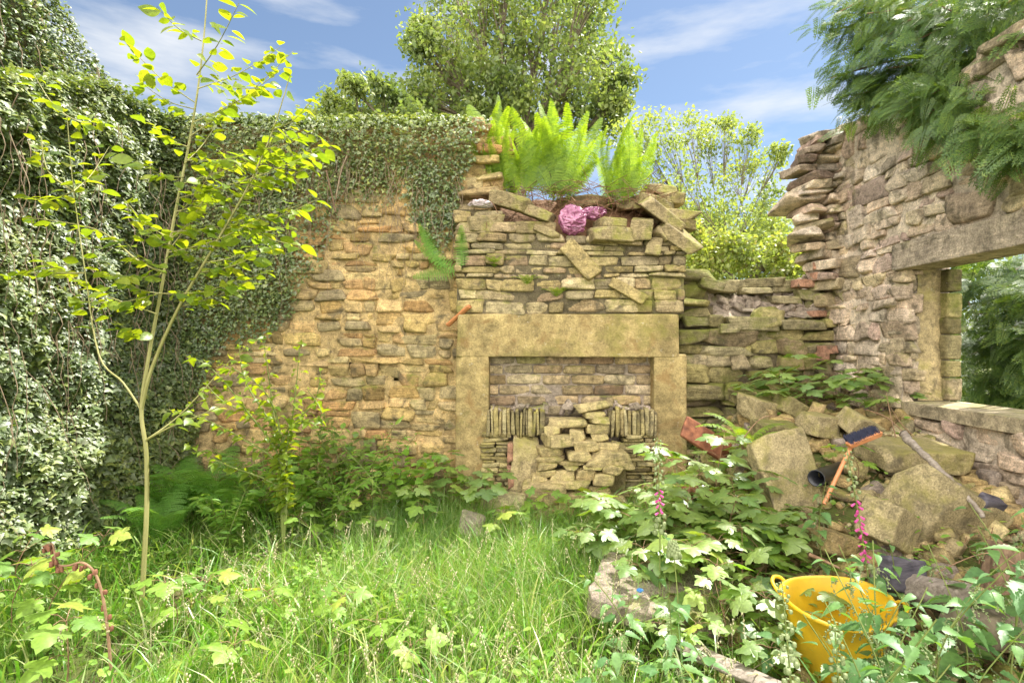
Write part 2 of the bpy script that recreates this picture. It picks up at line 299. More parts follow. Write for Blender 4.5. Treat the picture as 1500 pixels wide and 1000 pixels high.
def rocks(C, H, rng, n=5, chops=2, jit=0.08, p=12, rough=0.05, cull=False, rot=None, freq=9.0):
    """blocky stones: soft intersections of tilted planes, one per centre C with half sizes H"""
    C = A(C).reshape(-1, 3); H = A(H).reshape(-1, 3); Sn = len(C); T, Q = cubegrid(n, cull)
    N6 = np.concatenate([np.eye(3), -np.eye(3)])[None] + rng.normal(0, jit, (Sn, 6, 3))
    d6 = np.ones((Sn, 6)) * rng.uniform(0.93, 1.04, (Sn, 6))
    cs = rng.choice([-1., 1.], (Sn, chops, 3)) * rng.uniform(0.35, 1, (Sn, chops, 3)); cn = nrm(cs)
    cd = np.abs(cn).sum(-1) * rng.uniform(0.70, 0.93, (Sn, chops))
    N = np.concatenate([N6, cn], 1); D = np.concatenate([d6, cd], 1)
    G = np.einsum('skc,vc->svk', N, T) / D[:, None, :]
    g = (np.maximum(G, 0) ** p).sum(-1) ** (1 / p)
    U = T[None] / g[..., None]; Wp = U * H[:, None, :]
    off = rng.uniform(0, 200, (Sn, 1, 3))
    size = H.mean(1)[:, None]
    f1 = fbm(Wp * (0.22 * freq / np.maximum(size, 0.03))[..., None] * 0.9 + off, 11, 3)
    Wp = Wp * (1 + rough * f1[..., None])
    if rot is not None: Wp = np.einsum('sij,svj->svi', rot_xyz(rot), Wp)
    V = (Wp + C[:, None, :]).reshape(-1, 3)
    F = (Q[None] + (np.arange(Sn) * len(T))[:, None, None]).reshape(-1, 4)
    return V, F
def rubble_layout(u0, u1, z0, z1, rng, band=(0.16, 0.3), cell=(0.22, 0.6), row=(0.055, 0.13), stone=(0.13, 0.36)):
    R = []; z = z0
    while z < z1:
        bh = rng.uniform(*band); u = u0 - rng.uniform(0, 0.2)
        while u < u1:
            cw = rng.uniform(*cell); zz = z
            if rng.random() < 0.16 and bh < 0.24 and cw < 0.42: R.append((u, z, cw, bh)); u += cw; continue
            while zz < z + bh - 1e-4:
                rh = rng.uniform(*row)
                if z + bh - zz - rh < row[0] * 0.8: rh = z + bh - zz
                uu = u
                while uu < u + cw - 1e-4:
                    sw = rng.uniform(*stone)
                    if u + cw - uu - sw < 0.08: sw = u + cw - uu
                    R.append((uu, zz, sw, rh)); uu += sw
                zz += rh
            u += cw
        z += bh
    return np.array(R)
def course_layout(u0, u1, z0, z1, rng, h=(0.10, 0.14), w=(0.24, 0.4), thin=0.2):
    R = []; z = z0
    while z < z1 - 1e-3:
        ch = rng.uniform(*h) * (0.55 if rng.random() < thin else 1); ch = min(ch, z1 - z) if z1 - z - ch > 0.03 else z1 - z
        u = u0 - rng.uniform(0, w[1] * 0.6) if thin >= 0 else u0
        while u < u1:
            cw = rng.uniform(*w); a = max(u, u0); b = min(u + cw, u1)
            if b - a > 0.05: R.append((a, z, b - a, ch))
            u += cw
        z += ch
    return np.array(R)
def wall_xf(kind, off):
    if kind == 'back': return lambda V: np.stack([V[:, 0], V[:, 1] + off, V[:, 2]], 1)
    if kind == 'right': return lambda V: np.stack([V[:, 1] + off, -V[:, 0], V[:, 2]], 1)     # faces -X, u = -Y
    if kind == 'left': return lambda V: np.stack([-V[:, 1] + off, V[:, 0], V[:, 2]], 1)      # faces +X, u = Y
def warp(V, s, amp=0.018):
    V = V.copy(); q = v3(V[:, 0] * 1.6, 0, V[:, 2] * 1.6)
    V[:, 2] += amp * fbm(q, s, 2); V[:, 0] += amp * 0.8 * fbm(q + 31, s, 2); V[:, 1] += 0.018 * fbm(q * 0.9 + 77, s, 2); return V
def lay(mb, R, xf, rng, keep=None, gap=0.006, depth=0.06, relief=0.016, jit=0.07, p=14, n=5, seed=3, chops=2, rough=0.05, warpamp=0.018):
    c = np.stack([R[:, 0] + R[:, 2] / 2, R[:, 1] + R[:, 3] / 2], 1)
    if keep is not None: k = keep(c[:, 0], c[:, 1]); R, c = R[k], c[k]
    Sn = len(R)
    C = np.stack([c[:, 0], depth + rng.normal(0, relief, Sn), c[:, 1]], 1)
    H = np.stack([R[:, 2] / 2 - gap, np.full(Sn, depth), R[:, 3] / 2 - gap], 1)
    rt = np.stack([rng.normal(0, 0.05, Sn), rng.normal(0, 0.025, Sn), rng.normal(0, 0.04, Sn)], 1)
    V, F = rocks(C, H, rng, n, chops, jit, p, rough, True, rt)
    mb.add(xf(warp(V, seed, warpamp)), F)
def mortar_sheet(mb, u0, u1, z0, z1, xf, keep=None, back=0.03, step=0.035, amp=0.012, seed=9):
    nu, nv = max(2, int((u1 - u0) / step)), max(2, int((z1 - z0) / step))
    u, z = np.meshgrid(np.linspace(u0, u1, nu + 1), np.linspace(z0, z1, nv + 1), indexing='ij')
    q = v3(u * 7, 0, z * 7)
    V = np.stack([u, back + amp * fbm(q, seed, 3), z], -1).reshape(-1, 3)
    i, j = np.meshgrid(np.arange(nu), np.arange(nv), indexing='ij')
    if keep is not None:
        k = keep(((u[:-1, :-1] + u[1:, 1:]) / 2), ((z[:-1, :-1] + z[1:, 1:]) / 2)); i, j = i[k], j[k]
    i, j = i.ravel(), j.ravel(); a = i * (nv + 1) + j
    F = np.stack([a, a + nv + 1, a + nv + 2, a + 1], 1)
    mb.add(xf(warp(V, seed, 0.0)), F)
def prism(mb, poly, xf, y0, y1):
    """polygon (u,z) extruded from depth y0 to y1"""
    n = len(poly); p = A(poly)
    V = np.concatenate([np.stack([p[:, 0], np.full(n, y0), p[:, 1]], 1), np.stack([p[:, 0], np.full(n, y1), p[:, 1]], 1)])
    bm = bmesh.new(); vs = [bm.verts.new(tuple(q)) for q in V]
    bm.faces.new(vs[:n]); bm.faces.new(vs[n:][::-1])
    for i in range(n): bm.faces.new([vs[i], vs[n + i], vs[n + (i + 1) % n], vs[(i + 1) % n]])
    bmesh.ops.recalc_face_normals(bm, faces=bm.faces); bmesh.ops.triangulate(bm, faces=bm.faces)
    Vv = A([v.co for v in bm.verts]); Ff = np.array([[v.index for v in f.verts] for f in bm.faces]) if not bm.verts.index_update() else None
    bm.free(); mb.add(xf(Vv), Ff)
def block(mb, a, b, rng, n=12, rough=0.012, p=40, jit=0.004, rot=None, chops=0, cen=None):
    a, b = A(a), A(b); V, F = rocks((a + b) / 2, abs(b - a) / 2, rng, n, chops, jit, p, rough, False, rot, 5.0); mb.add(V, F)
def tube(mb, pts, rad, sides=6, cap=True):
    pts = A(pts); n = len(pts); rad = np.broadcast_to(A(rad), (n,))
    t = np.gradient(pts, axis=0); t = nrm(t)
    ref = np.array([0.0, 0, 1]) if abs(t[:, 2]).mean() < 0.8 else np.array([1.0, 0, 0])
    x = nrm(np.cross(t, ref)); y = np.cross(t, x); a = np.linspace(0, 2 * np.pi, sides, endpoint=False)
    V = pts[:, None] + rad[:, None, None] * (np.cos(a)[None, :, None] * x[:, None] + np.sin(a)[None, :, None] * y[:, None])
    i, j = np.meshgrid(np.arange(n - 1), np.arange(sides), indexing='ij'); i, j = i.ravel(), j.ravel(); j2 = (j + 1) % sides
    F = np.stack([i * sides + j, i * sides + j2, (i + 1) * sides + j2, (i + 1) * sides + j], 1)
    V = V.reshape(-1, 3); mb.add(V, F)
    if cap:
        c = np.array([pts[0], pts[-1]]); ring0 = V[:sides]; ring1 = V[-sides:]
        k = np.arange(sides); k2 = (k + 1) % sides
        mb.add(np.concatenate([[c[0]], ring0]), np.stack([np.zeros(sides, int), k2 + 1, k + 1], 1))
        mb.add(np.concatenate([[c[1]], ring1]), np.stack([np.zeros(sides, int), k + 1, k2 + 1], 1))
def smooth_path(pts, k=6):
    pts = A(pts); n = len(pts); out = []
    for i in range(n - 1):
        p0, p1, p2, p3 = pts[max(i - 1, 0)], pts[i], pts[i + 1], pts[min(i + 2, n - 1)]
        for t in np.linspace(0, 1, k, endpoint=False):
            out.append(0.5 * ((2 * p1) + (-p0 + p2) * t + (2 * p0 - 5 * p1 + 4 * p2 - p3) * t ** 2 + (-p0 + 3 * p1 - 3 * p2 + p3) * t ** 3))
    out.append(pts[-1]); return A(out)
def frames(D, U):
    y = nrm(D); x = nrm(np.cross(y, U)); z = np.cross(x, y); return np.stack([x, y, z], -1)
def place(mb, T, F, C, R, s):
    C = A(C).reshape(-1, 3); s = np.broadcast_to(A(s), (len(C),))
    V = np.einsum('sij,vj->svi', R, T) * s[:, None, None] + C[:, None]
    F = np.asarray(F); mb.add(V.reshape(-1, 3), (F[None] + (np.arange(len(C)) * len(T))[:, None, None]).reshape(-1, F.shape[1]))

# leaf templates: length along +Y from the stalk, upper side +Z
def strip_leaf(n=8, width=0.5, peak=0.4, serr=0.0, fold=0.25, droop=0.3, stalk=0.0, tip=1.3):
    t = np.linspace(0, 1, n + 1); a = peak / (1 - peak)
    w = width / 2 * (np.maximum(t, 1e-3) ** a * (1 - t) ** (1 / max(a, .6) * 0.6 + 0.35)); w = w / w.max() * width / 2
    if serr: w = w * (1 + serr * np.where(np.arange(n + 1) % 2 == 0, 1, -1)); w[-1] = 0.0
    y = stalk + t * (1 - stalk * 0.3); z = -droop * t ** 2
    V = np.concatenate([np.stack([-w, y, z + fold * w], 1), np.stack([0 * w, y, z], 1), np.stack([w, y, z + fold * w], 1)])
    m = n + 1; i = np.arange(n)
    F = np.concatenate([np.stack([i, i + 1 + 0 * i, m + i + 1, m + i], 1)[:, ::-1], np.stack([m + i, m + i + 1, 2 * m + i + 1, 2 * m + i], 1)[:, ::-1]])
    return V, F
def lobed_leaf(half, cen=(0, 0.35), droop=0.25, rip=0.05):
    h = A(half); o = np.concatenate([h, (h[1:-1] * [-1, 1])[::-1]]); c = A(cen)
    inner = c + (o - c) * 0.5; V2 = np.concatenate([[c], inner, o]); n = len(o)
    r = np.linalg.norm(V2 - [0, 0.3], axis=1); ang = np.arctan2(V2[:, 0], V2[:, 1] - 0.1)
    z = -droop * r ** 2 + rip * np.cos(ang * 5.0) * r * 1.4
    V = np.column_stack([V2, z]); k = np.arange(n); k2 = (k + 1) % n
    F3 = np.stack([np.zeros(n, int), 1 + k2, 1 + k], 1)
    F4a = np.stack([1 + k, 1 + k2, 1 + n + k2], 1); F4b = np.stack([1 + k, 1 + n + k2, 1 + n + k], 1)
    return V, np.concatenate([F3, F4a, F4b])
SYC = lobed_leaf([(0, 0), (.12, -.09), (.26, -.10), (.44, -.04), (.40, .06), (.36, .12), (.48, .16), (.66, .26), (.72, .42), (.60, .42), (.56, .50), (.44, .46), (.31, .44), (.36, .56), (.30, .66), (.26, .76), (.14, .84), (0, 1.04)])
IVYL = (A([(0, 0, 0), (.3, -.12, -.06), (.52, .16, -.12), (.26, .42, -.02), (.0, .95, -.14), (-.26, .42, -.02), (-.52, .16, -.12), (-.3, -.12, -.06), (0, .35, .05)]),
        np.array([(8, i + 1 if i < 7 else 0, i) for i in range(8)])[:, ::-1])
OVAL = strip_leaf(7, 0.62, 0.48, 0.0, 0.22, 0.22)
OVAL2 = strip_leaf(6, 0.55, 0.45, 0.0, 0.5, 0.5)
NET = strip_leaf(16, 0.50, 0.34, 0.13, 0.30, 0.35, 0.12)
LANCE = strip_leaf(6, 0.28, 0.42, 0.0, 0.35, 0.35)
def tri(F): F = np.asarray(F); return F if F.shape[1] == 3 else np.concatenate([F[:, [0, 1, 2]], F[:, [0, 2, 3]]])
QL = (A([(0, 0, 0), (.32, .4, .05), (0, 1, -.08), (-.32, .4, .05)]), np.array([(0, 1, 2, 3)]))
SML = (A([(0, 0, 0), (.3, .3, .03), (.22, .7, 0), (0, 1, -.1), (-.22, .7, 0), (-.3, .3, .03)]), np.array([(0, 1, 2, 3), (0, 3, 4, 5)]))

def frond(Lg=0.7, a0=0.1, a1=0.9, npin=26, wd=0.2, rng=None, teeth=8, droop=0.3):
    """one fern frond from the origin, arching towards +X"""
    rng = rng or RNG(1); m = 24; t = np.linspace(0, 1, m); ang = a0 + (a1 - a0) * t ** 1.6
    dx, dz = np.sin(ang) * Lg / (m - 1), np.cos(ang) * Lg / (m - 1)
    c = np.stack([np.concatenate([[0], np.cumsum(dx[:-1])]), 0 * t, np.concatenate([[0], np.cumsum(dz[:-1])])], 1)
    st = MB(); tube(st, c, np.linspace(0.0035, 0.0008, m) * (Lg / 0.7), 4)
    lf = MB(); tip = lambda q: np.array([np.interp(q, t, c[:, k]) for k in range(3)])
    for i in range(npin):
        q = 0.12 + 0.88 * (i / npin) ** 0.92; b = tip(q); an = np.interp(q, t, ang); fw = np.array([np.sin(an), 0, np.cos(an)]); nn = np.array([np.cos(an), 0, -np.sin(an)])
        s = (q - 0.05); ln = wd * min(1.0, (s / 0.22) ** 0.7) * max(0.0, (1 - q)) ** 0.62 * 1.25 + 0.006
        for sd in (-1, 1):
            d = nrm(np.array([0, sd, 0]) + fw * (0.28 + rng.normal(0, 0.05))); up = -nn
            mm = max(4, int(teeth * ln / wd) + 3); fw = fw; tt = np.linspace(0, 1, mm + 1)
            mid = b + d * (tt[:, None] * ln) - np.array([0, 0, 1]) * droop * ln * tt[:, None] ** 2 + nn * 0.03 * ln * rng.normal()
            w = 0.015 * (Lg / 0.7) * (1 - tt[:-1] * 0.85) + 0.002
            mc = (mid[:-1] + mid[1:]) / 2; e = fw
            Lp = mc + e * w[:, None] * 1.15 + d * 0.004; Rp = mc - e * w[:, None] * 1.15 + d * 0.004
            V = np.concatenate([mid, Lp, Rp]); j = np.arange(mm)
            F = np.concatenate([np.stack([j, j + 1, mm + 1 + j], 1), np.stack([j + 1, j, 2 * mm + 1 + j], 1)])
            lf.add(V, F)
    return st, lf
FR = {}
def frond_mesh(key, mat, **k):
    """meshes shared by all fronds of one kind"""
    if (key, mat) not in FR:
        st, lf = frond(**k); lf.v += st.v; lf.f += [f + lf.n for f in st.f]; lf.n += st.n
        o = lf.build('frond', M[mat], origin=(0, 0, 0)); me = o.data; bpy.data.objects.remove(o); FR[(key, mat)] = me
    return FR[(key, mat)]
def hash_j(*a): return math.sin(sum((i + 1) * 12.9 * q for i, q in enumerate(a)) * 3.7)
def fern(label, loc, specs, mat='fern', group=None):
    """specs: (azimuth deg, lean deg, scale, key)"""
    t = thing('fern', label, 'fern', loc, group)
    for az, ln, sc, key in specs:
        kw = {'up': dict(Lg=0.95, a0=0.02, a1=0.62, npin=34, wd=0.125), 'arch': dict(Lg=0.7, a0=0.35, a1=1.75, npin=30, wd=0.13), 'hang': dict(Lg=0.55, a0=0.9, a1=2.3, npin=26, wd=0.12), 'open': dict(Lg=0.52, a0=0.02, a1=0.9, npin=21, wd=0.085, teeth=5)}[key]
        vk = 0; jr = math.radians(hash_j(az, ln, sc) * 50)
        if key == 'up': vk = int(abs(hash_j(ln, az, sc)) * 2.99); kw['a1'] = (.45, .85, 1.2)[vk]; kw['wd'] = (.125, .14, .115)[vk]
        me = frond_mesh(key + str(vk), mat, rng=RNG(len(key) + vk), **kw)
        o = bpy.data.objects.new('frond', me); COL.objects.link(o); o.parent = t
        if key in ('up', 'open'):
            side = (ln + 13) * math.cos(math.radians(az)); face = math.radians(-90 if math.sin(math.radians(az)) <= 0.3 else 90) + jr
            o.matrix_local = Matrix.Translation((hash_j(sc, az) * .10, hash_j(az, sc) * .10, 0)) @ Matrix.Rotation(math.radians(side), 4, 'Y') @ Matrix.Rotation(face, 4, 'Z') @ Matrix.Scale(sc, 4); continue
        o.matrix_local = Matrix.Rotation(math.radians(az), 4, 'Z') @ Matrix.Rotation(math.radians(ln), 4, 'Y') @ Matrix.Scale(sc, 4)
    return t

# ================================================================== GROUND
gx = np.concatenate([np.linspace(-60, -6, 10), np.linspace(-5, 5.5, 150), np.linspace(7, 60, 10)])
gy = np.concatenate([np.linspace(-20, -1, 5), np.linspace(-0.5, 7, 110), np.linspace(9, 120, 12)])
U_, V_ = np.meshgrid(gx, gy, indexing='ij'); zz = ground_z(U_, V_) + 0.012 * fbm(v3(U_ * 9, V_ * 9, 0), 3, 3)
i, j = np.meshgrid(np.arange(len(gx) - 1), np.arange(len(gy) - 1), indexing='ij'); a = (i * len(gy) + j).ravel()
mb = MB(); mb.add(np.stack([U_, V_, zz], -1), np.stack([a, a + len(gy), a + len(gy) + 1, a + 1], 1))
tag(mb.build('ground', M['soil'], origin=(0, 0, 0)), kind='structure')

# ================================================================== WALLS
YB, YC = 5.1, 4.9         # faces of the back wall and of the chimney breast
TOPB = Z(186, YB)
xb0, xb1 = X(195, YB), X(722, YB)
# --- back wall
wall = thing('rubble_wall', 'tall yellow rubble stone wall behind the sapling, topped with ivy, left of the fireplace', 'wall', ((xb0 + xb1) / 2, YB, 0))
r = RNG(11)
xc1 = X(1004, YC)
holes = [(X(520, YB), Z(537, YB)), (X(585, YB), Z(556, YB))]
def keep_b(u, z):
    k = (u > xb0 - 0.3) & (u < xb1 + 0.04) & (z < TOPB - 0.03)
    k2 = (u >= xb1 - 0.1) & (u < xc1 + 0.02) & (z < Z(292, YB)) & (z > Z(480, YB))
    for hx, hz in holes: k &= ~((abs(u - hx) < 0.055) & (abs(z - hz) < 0.035))
    return k & ~((u > X(676, YB)) & (z < Z(318, YB)))
mb = MB(); mo = MB(); xf = wall_xf('back', YB)
lay(mb, rubble_layout(xb0, xb1, -0.1, TOPB, r), xf, r, keep_b, gap=0.004, relief=0.013, jit=0.14, p=28, chops=3, rough=0.06, n=6)
mb.build('stonework', M['wall'], wall)
mortar_sheet(mo, xb0 - 0.2, xb1 - 0.02, -0.2, TOPB - 0.08, xf, lambda u, z: np.all([~((abs(u - hx) < 0.05) & (abs(z - hz) < 0.03)) for hx, hz in holes], axis=0), back=0.018, amp=0.017)
prism(mo, [(xb0 - 0.3, -0.3), (xb1 - 0.05, -0.3), (xb1 - 0.05, Z(300, YB)), (xb1 - 0.06, TOPB - 0.1), (xb0 - 0.3, TOPB - 0.1)], xf, 0.16, 0.55)
mo.build('mortar', M['mortar'], wall)
# cap stones along the top and the broken edge
cp = MB(); n = 22; u = np.linspace(xb0, xb1 - 0.15, n)
V, F = rocks(np.stack([u, YB + 0.25 + r.normal(0, .02, n), np.full(n, TOPB - 0.03)], 1), np.stack([r.uniform(.12, .2, n), r.uniform(.24, .3, n), r.uniform(.03, .05, n)], 1), r, 7, 3, .06, 14, .05, rot=r.normal(0, .04, (n, 3)))
cp.add(V, F)
zs = np.arange(Z(300, YB), TOPB - 0.05, 0.085); n = len(zs)
V, F = rocks(np.stack([xb1 - 0.05 + r.normal(0, .045, n), YB + 0.2 + r.normal(0, .03, n), zs], 1), np.stack([r.uniform(.10, .2, n), r.uniform(.18, .26, n), np.full(n, .04)], 1), r, 7, 3, .08, 14, .06, rot=r.normal(0, .07, (n, 3)))
cp.add(V, F); V, F = rocks([P(688, 188, 5.2)], [(.16, .18, .05)], r, 9, 3, .08, 14, .06); cp.add(V, F)
cp.build('coping', M['wall'], wall)
# --- chimney breast above the fireplace
x0, x1 = X(667, YC), X(1005, YC); zt = [(668, 306), (700, 300), (740, 318), (800, 335), (835, 352), (870, 340), (930, 345), (1004, 352)]
def top_c(u): return Z(np.interp(u / YC * FPX + CX, [q[0] for q in zt], [q[1] for q in zt]), YC)
breast = thing('chimney_breast', 'coursed stone chimney breast above the fireplace lintel, ferns growing along its broken top', 'chimney breast', (X(836, YC), YC, Z(460, YC)))
r = RNG(21); xf = wall_xf('back', YC); mb = MB(); mo = MB()
lay(mb, course_layout(x0, x1, Z(459, YC), Z(290, YC), r, (0.08, 0.13), (0.12, 0.36), 0.40), xf, r, lambda u, z: z < top_c(u) + 0.0, gap=0.003, relief=0.014, jit=0.08, p=18, warpamp=0.03, seed=8, chops=3, n=7, rough=0.06)
mb.build('stonework', M['breast'], breast)
mortar_sheet(mo, x0 + .01, x1 - .01, Z(459, YC), Z(300, YC), xf, lambda u, z: z < top_c(u) - 0.02, back=0.028, amp=0.01)
prism(mo, [(x0 + .02, Z(459, YC)), (x1 - .02, Z(459, YC)), (x1 - .02, Z(360, YC)), (X(840, YC), Z(362, YC)), (X(740, YC), Z(325, YC)), (x0 + .02, Z(312, YC))], xf, 0.1, 0.6)
# sloping rubble and earth fill on top of it
gu, gv = np.meshgrid(np.linspace(x0, x1, 60), np.linspace(YC + 0.04, YC + 0.85, 26), indexing='ij')
front = top_c(gu) - 0.05; bk = np.interp(gu / YC * FPX + CX, [668, 720, 800, 930, 1004], [Z(292, 5.4), Z(292, 5.4), Z(290, 5.4), Z(296, 5.4), Z(325, 5.4)])
s = sm((gv - YC - 0.04) / 0.55); hz = front * (1 - s) + bk * s + 0.03 * fbm(v3(gu * 7, gv * 7, 0), 4, 3)
i, j = np.meshgrid(np.arange(59), np.arange(25), indexing='ij'); a = (i * 26 + j).ravel()
fi = MB(); fi.add(np.stack([gu, gv, hz], -1), np.stack([a, a + 26, a + 27, a + 1], 1)); fi.build('earth_fill', M['litter'], breast)
mo.build('mortar', M['mortar_dark'], breast)
# stones bedded on the broken top
tops = [(705, 332, 4.98, 50, 26, .14, 0, 0, 'squared stone at the left end of the chimney top under the pink scrap'), (748, 296, 4.98, 62, 20, .13, 0, 0.30, 'long tilted slab left of the fern roots on the chimney top'), (786, 312, 4.96, 50, 18, .11, 0.1, 0.38, 'tilted slab right behind the long one on the chimney top'), (797, 318, 4.97, 18, 14, .07, 0, 0, 'small round stone left of the magenta bag'), (800, 340, 4.93, 40, 12, .08, 0, .4, 'thin mossy stone below left of the magenta bag'),
        (895, 330, 4.97, 44, 16, .13, 0, .03, 'upper flat stone right beside the magenta bag'), (895, 347, 4.93, 56, 24, .15, 0, .02, 'lower wide stone right beside the magenta bag'), (939, 336, 4.93, 34, 32, .12, .2, .1, 'upright squarish stone between the magenta bag and the sunlit slabs'), (950, 302, 5.2, 60, 14, .16, 0, .2, 'flat stone behind the sunlit slabs on the chimney top'), (968, 314, 5.02, 70, 18, .2, .45, .62, 'upper of the two big sunlit slanting slabs on the chimney top'),
        (990, 345, 4.95, 60, 20, .16, .45, .6, 'lower of the two big sunlit slanting slabs on the chimney top'), (968, 346, 4.92, 26, 16, .08, -.3, .7, 'small wedge stone under the sunlit slanting slabs'), (958, 362, 4.92, 20, 26, .09, 0, .2, 'upright little stone at the foot of the slanting slabs'), (985, 322, 5.3, 44, 16, .2, 0, .05, 'stone jutting from the right end of the chimney top, upper'), (995, 332, 5.25, 38, 14, .2, 0, .05, 'stone jutting from the right end of the chimney top, lower'), (962, 283, 5.45, 40, 14, .2, 0, 0, 'highest flat stone at the right end of the chimney top'), (975, 297, 5.4, 38, 16, .2, 0, 0.05, 'second highest stone at the right end of the chimney top'),
        (925, 300, 5.3, 40, 16, .2, .2, 0, 'stone under the right hand fern on the chimney top'), (860, 300, 5.35, 60, 14, .2, 0, 0, 'flat stone behind the magenta bag under the middle fern')]
for (px, py, Y, w, h, d, rx, ry, lab) in tops:
    sc = Y / FPX; tb = MB(); V, F = rocks([P(px, py, Y)], [(w * sc / 2, d, h * sc / 2)], r, 14, 4, .09, 22, .05, rot=[(rx, ry, r.normal(0, .2))]); tb.add(V, F); tag(tb.build('loose_stone', M['breast']), lab, 'stone', 'stones on the broken chimney top')
for (px, py, Y, w, h, d, rx, ry) in [(850, 382, 4.9, 24, 62, .07, 0, -.75), (920, 426, 4.89, 16, 62, .05, 0, -1.05)]:
    sc = Y / FPX; tb = MB(); V, F = rocks([P(px, py, Y)], [(w * sc / 2, d, h * sc / 2)], r, 12, 1, .04, 24, .04, rot=[(rx, ry, 0)]); tb.add(V, F); tb.build('diagonal_stone', M['breast'], breast)
# --- fireplace
fp = thing('stone_fireplace', 'big dressed stone fireplace surround with plain lintel and two jambs, partly filled with thin stones', 'fireplace', (X(836, YC), YC, 0.05))
r = RNG(31)
def dressed(name, px0, px1, py0, py1, yf, yb, mat='dressed', chops=0):
    m_ = MB(); block(m_, (X(px0, YC), yf, Z(py1, YC)), (X(px1, YC), yb, Z(py0, YC)), r, 40, 0.022, 44, 0.006, None, 2); return m_.build(name, M[mat], fp)
dressed('lintel', 667, 1005, 460.5, 523, YC - 0.02, YC + 0.3)
dressed('jamb', 667.5, 717, 523.6, 775, YC - 0.012, YC + 0.3)
dressed('jamb', 956, 1005, 523.6, 775, YC - 0.012, YC + 0.3)
mb = MB(); YR = YC + 0.13; xf = wall_xf('back', YR)
lay(mb, course_layout(X(712, YR), X(960, YR), Z(640, YR), Z(520, YR), r, (0.088, 0.102), (0.26, 0.33), 0.0), xf, r, None, gap=0.005, relief=0.005, jit=0.03, p=16, warpamp=0.006, depth=0.05)
bb = mb.build('brick_back', M['brick'], fp)
mo = MB(); mortar_sheet(mo, X(712, YR), X(962, YR), Z(780, YR), Z(520, YR), xf, None, back=0.018, amp=0.006); mo.build('mortar', M['core'], fp)
YS = YC - 0.04
def soldier(p0, p1):
    m_ = MB(); u = X(p0, YS); cs, hs, rs = [], [], []
    while u < X(p1, YS):
        w = r.uniform(0.020, 0.05); h = r.uniform(0.112, 0.132)
        cs.append((u + w / 2, YS + 0.09 + r.normal(0, .008), Z(640, YS) + h)); hs.append((w / 2 - .002, .1, h)); rs.append((0, r.normal(0, .03), 0)); u += w
    V, F = rocks(cs, hs, r, 8, 2, .05, 14, .05, rot=rs); m_.add(V, F); m_.build('soldier_course', M['slate'], fp)
soldier(712, 798); soldier(889, 962)
def pier(p0, p1, zb):
    m_ = MB(); z = zb
    while z < Z(641, YS):
        h = r.uniform(0.022, 0.05); u = X(p0, YS) + r.normal(0, .012)
        e = X(p1, YS) + r.normal(0, .022)
        while u < e - 0.03:
            w = min(r.uniform(0.10, 0.3), e - u)
            V, F = rocks([(u + w / 2, YS + 0.10 + r.normal(0, .008), z + h / 2)], [(w / 2 - .002, .1, h / 2 - .002)], r, 7, 2, .05, 14, .06, rot=[(0, r.normal(0, .03), 0)]); m_.add(V, F); u += w
        z += h
    m_.build('pier', M['slate'], fp)
pier(704, 748, -0.05); pier(914, 963, -0.05)
m_ = MB(); V, F = rocks([P(768, 680, 4.86)], [(.12, .08, .24)], r, 14, 3, .06, 20, .05, rot=[(0, .10, .1)]); m_.add(V, F); m_.build('plaster_block', M['plaster'], fp)
m_ = MB(); V, F = rocks([P(748, 662, 4.82), P(747, 690, 4.83), P(749, 703, 4.83)], [(.03, .06, .08), (.03, .06, .06), (.025, .05, .05)], r, 7, 3, .1, 12, .1); m_.add(V, F); m_.build('red_brick_edge', M['redbrick'], fp)
m_ = MB(); V, F = rocks([P(903, 700, 4.9)], [(.07, .05, .32)], r, 14, 2, .03, 30, .02, rot=[(0, .03, 0)]); m_.add(V, F); m_.build('side_slab', M['slab'], fp)
m_ = MB(); n = 46; px = np.concatenate([r.uniform(716, 890, 30), r.uniform(890, 955, 16)])
V, F = rocks([P(q, 597 + r.uniform(-4, 6), 4.93 + r.uniform(-.04, .06)) for q in px], r.uniform(.012, .04, (n, 3)), r, 5, 3, .15, 8, .15, rot=r.uniform(0, 3, (n, 3))); m_.add(V, F); m_.build('mortar_ledge', M['core'], fp)

# --- broken low wall between fireplace and window wall
YL = 5.28; XRW = 3.0
low = thing('broken_wall', 'low broken rubble wall of mossy stones right of the fireplace, its top crumbled', 'wall', (X(1110, YL), YL, 0.2))
r = RNG(41); xf = wall_xf('back', YL); xl0, xl1 = X(1000, YL), XRW + .3
def top_l(u): return Z(np.interp(u / YL * FPX + CX, [1000, 1008, 1042, 1048, 1120, 1215, 1230], [395, 400, 408, 455, 470, 462, 430]), YL)
mb = MB(); mo = MB()
lay(mb, rubble_layout(xl0, xl1, 0.0, Z(395, YL), r, (0.15, 0.3), (0.3, 0.7), (0.07, 0.16), (0.2, 0.5)), xf, r, lambda u, z: z < top_l(u), gap=0.004, relief=0.05, jit=0.19, p=22, n=8, chops=5, rough=0.07, depth=0.10)
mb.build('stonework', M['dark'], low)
mortar_sheet(mo, xl0, xl1, 0, Z(400, YL), xf, lambda u, z: z < top_l(u) - 0.05, back=0.10, amp=0.03)
prism(mo, [(xl0, -.1), (xl1, -.1), (xl1, Z(405, YL)), (X(1205, YL), Z(425, YL)), (X(1180, YL), Z(466, YL)), (xl0 + .3, Z(470, YL)), (xl0 + .25, Z(420, YL)), (xl0, Z(415, YL))], xf, 0.16, 0.6)
mo.build('mortar', M['mortar_dark'], low)
gu, gv = np.meshgrid(np.linspace(X(1040, YL), xl1 + .1, 50), np.linspace(YL + 0.05, YL + 0.62, 22), indexing='ij')
ft = Z(np.interp(gu / YL * FPX + CX, [1040, 1215], [468, 462]), YL); s = sm((gv - YL) / .6); bk = Z(418, 5.75)
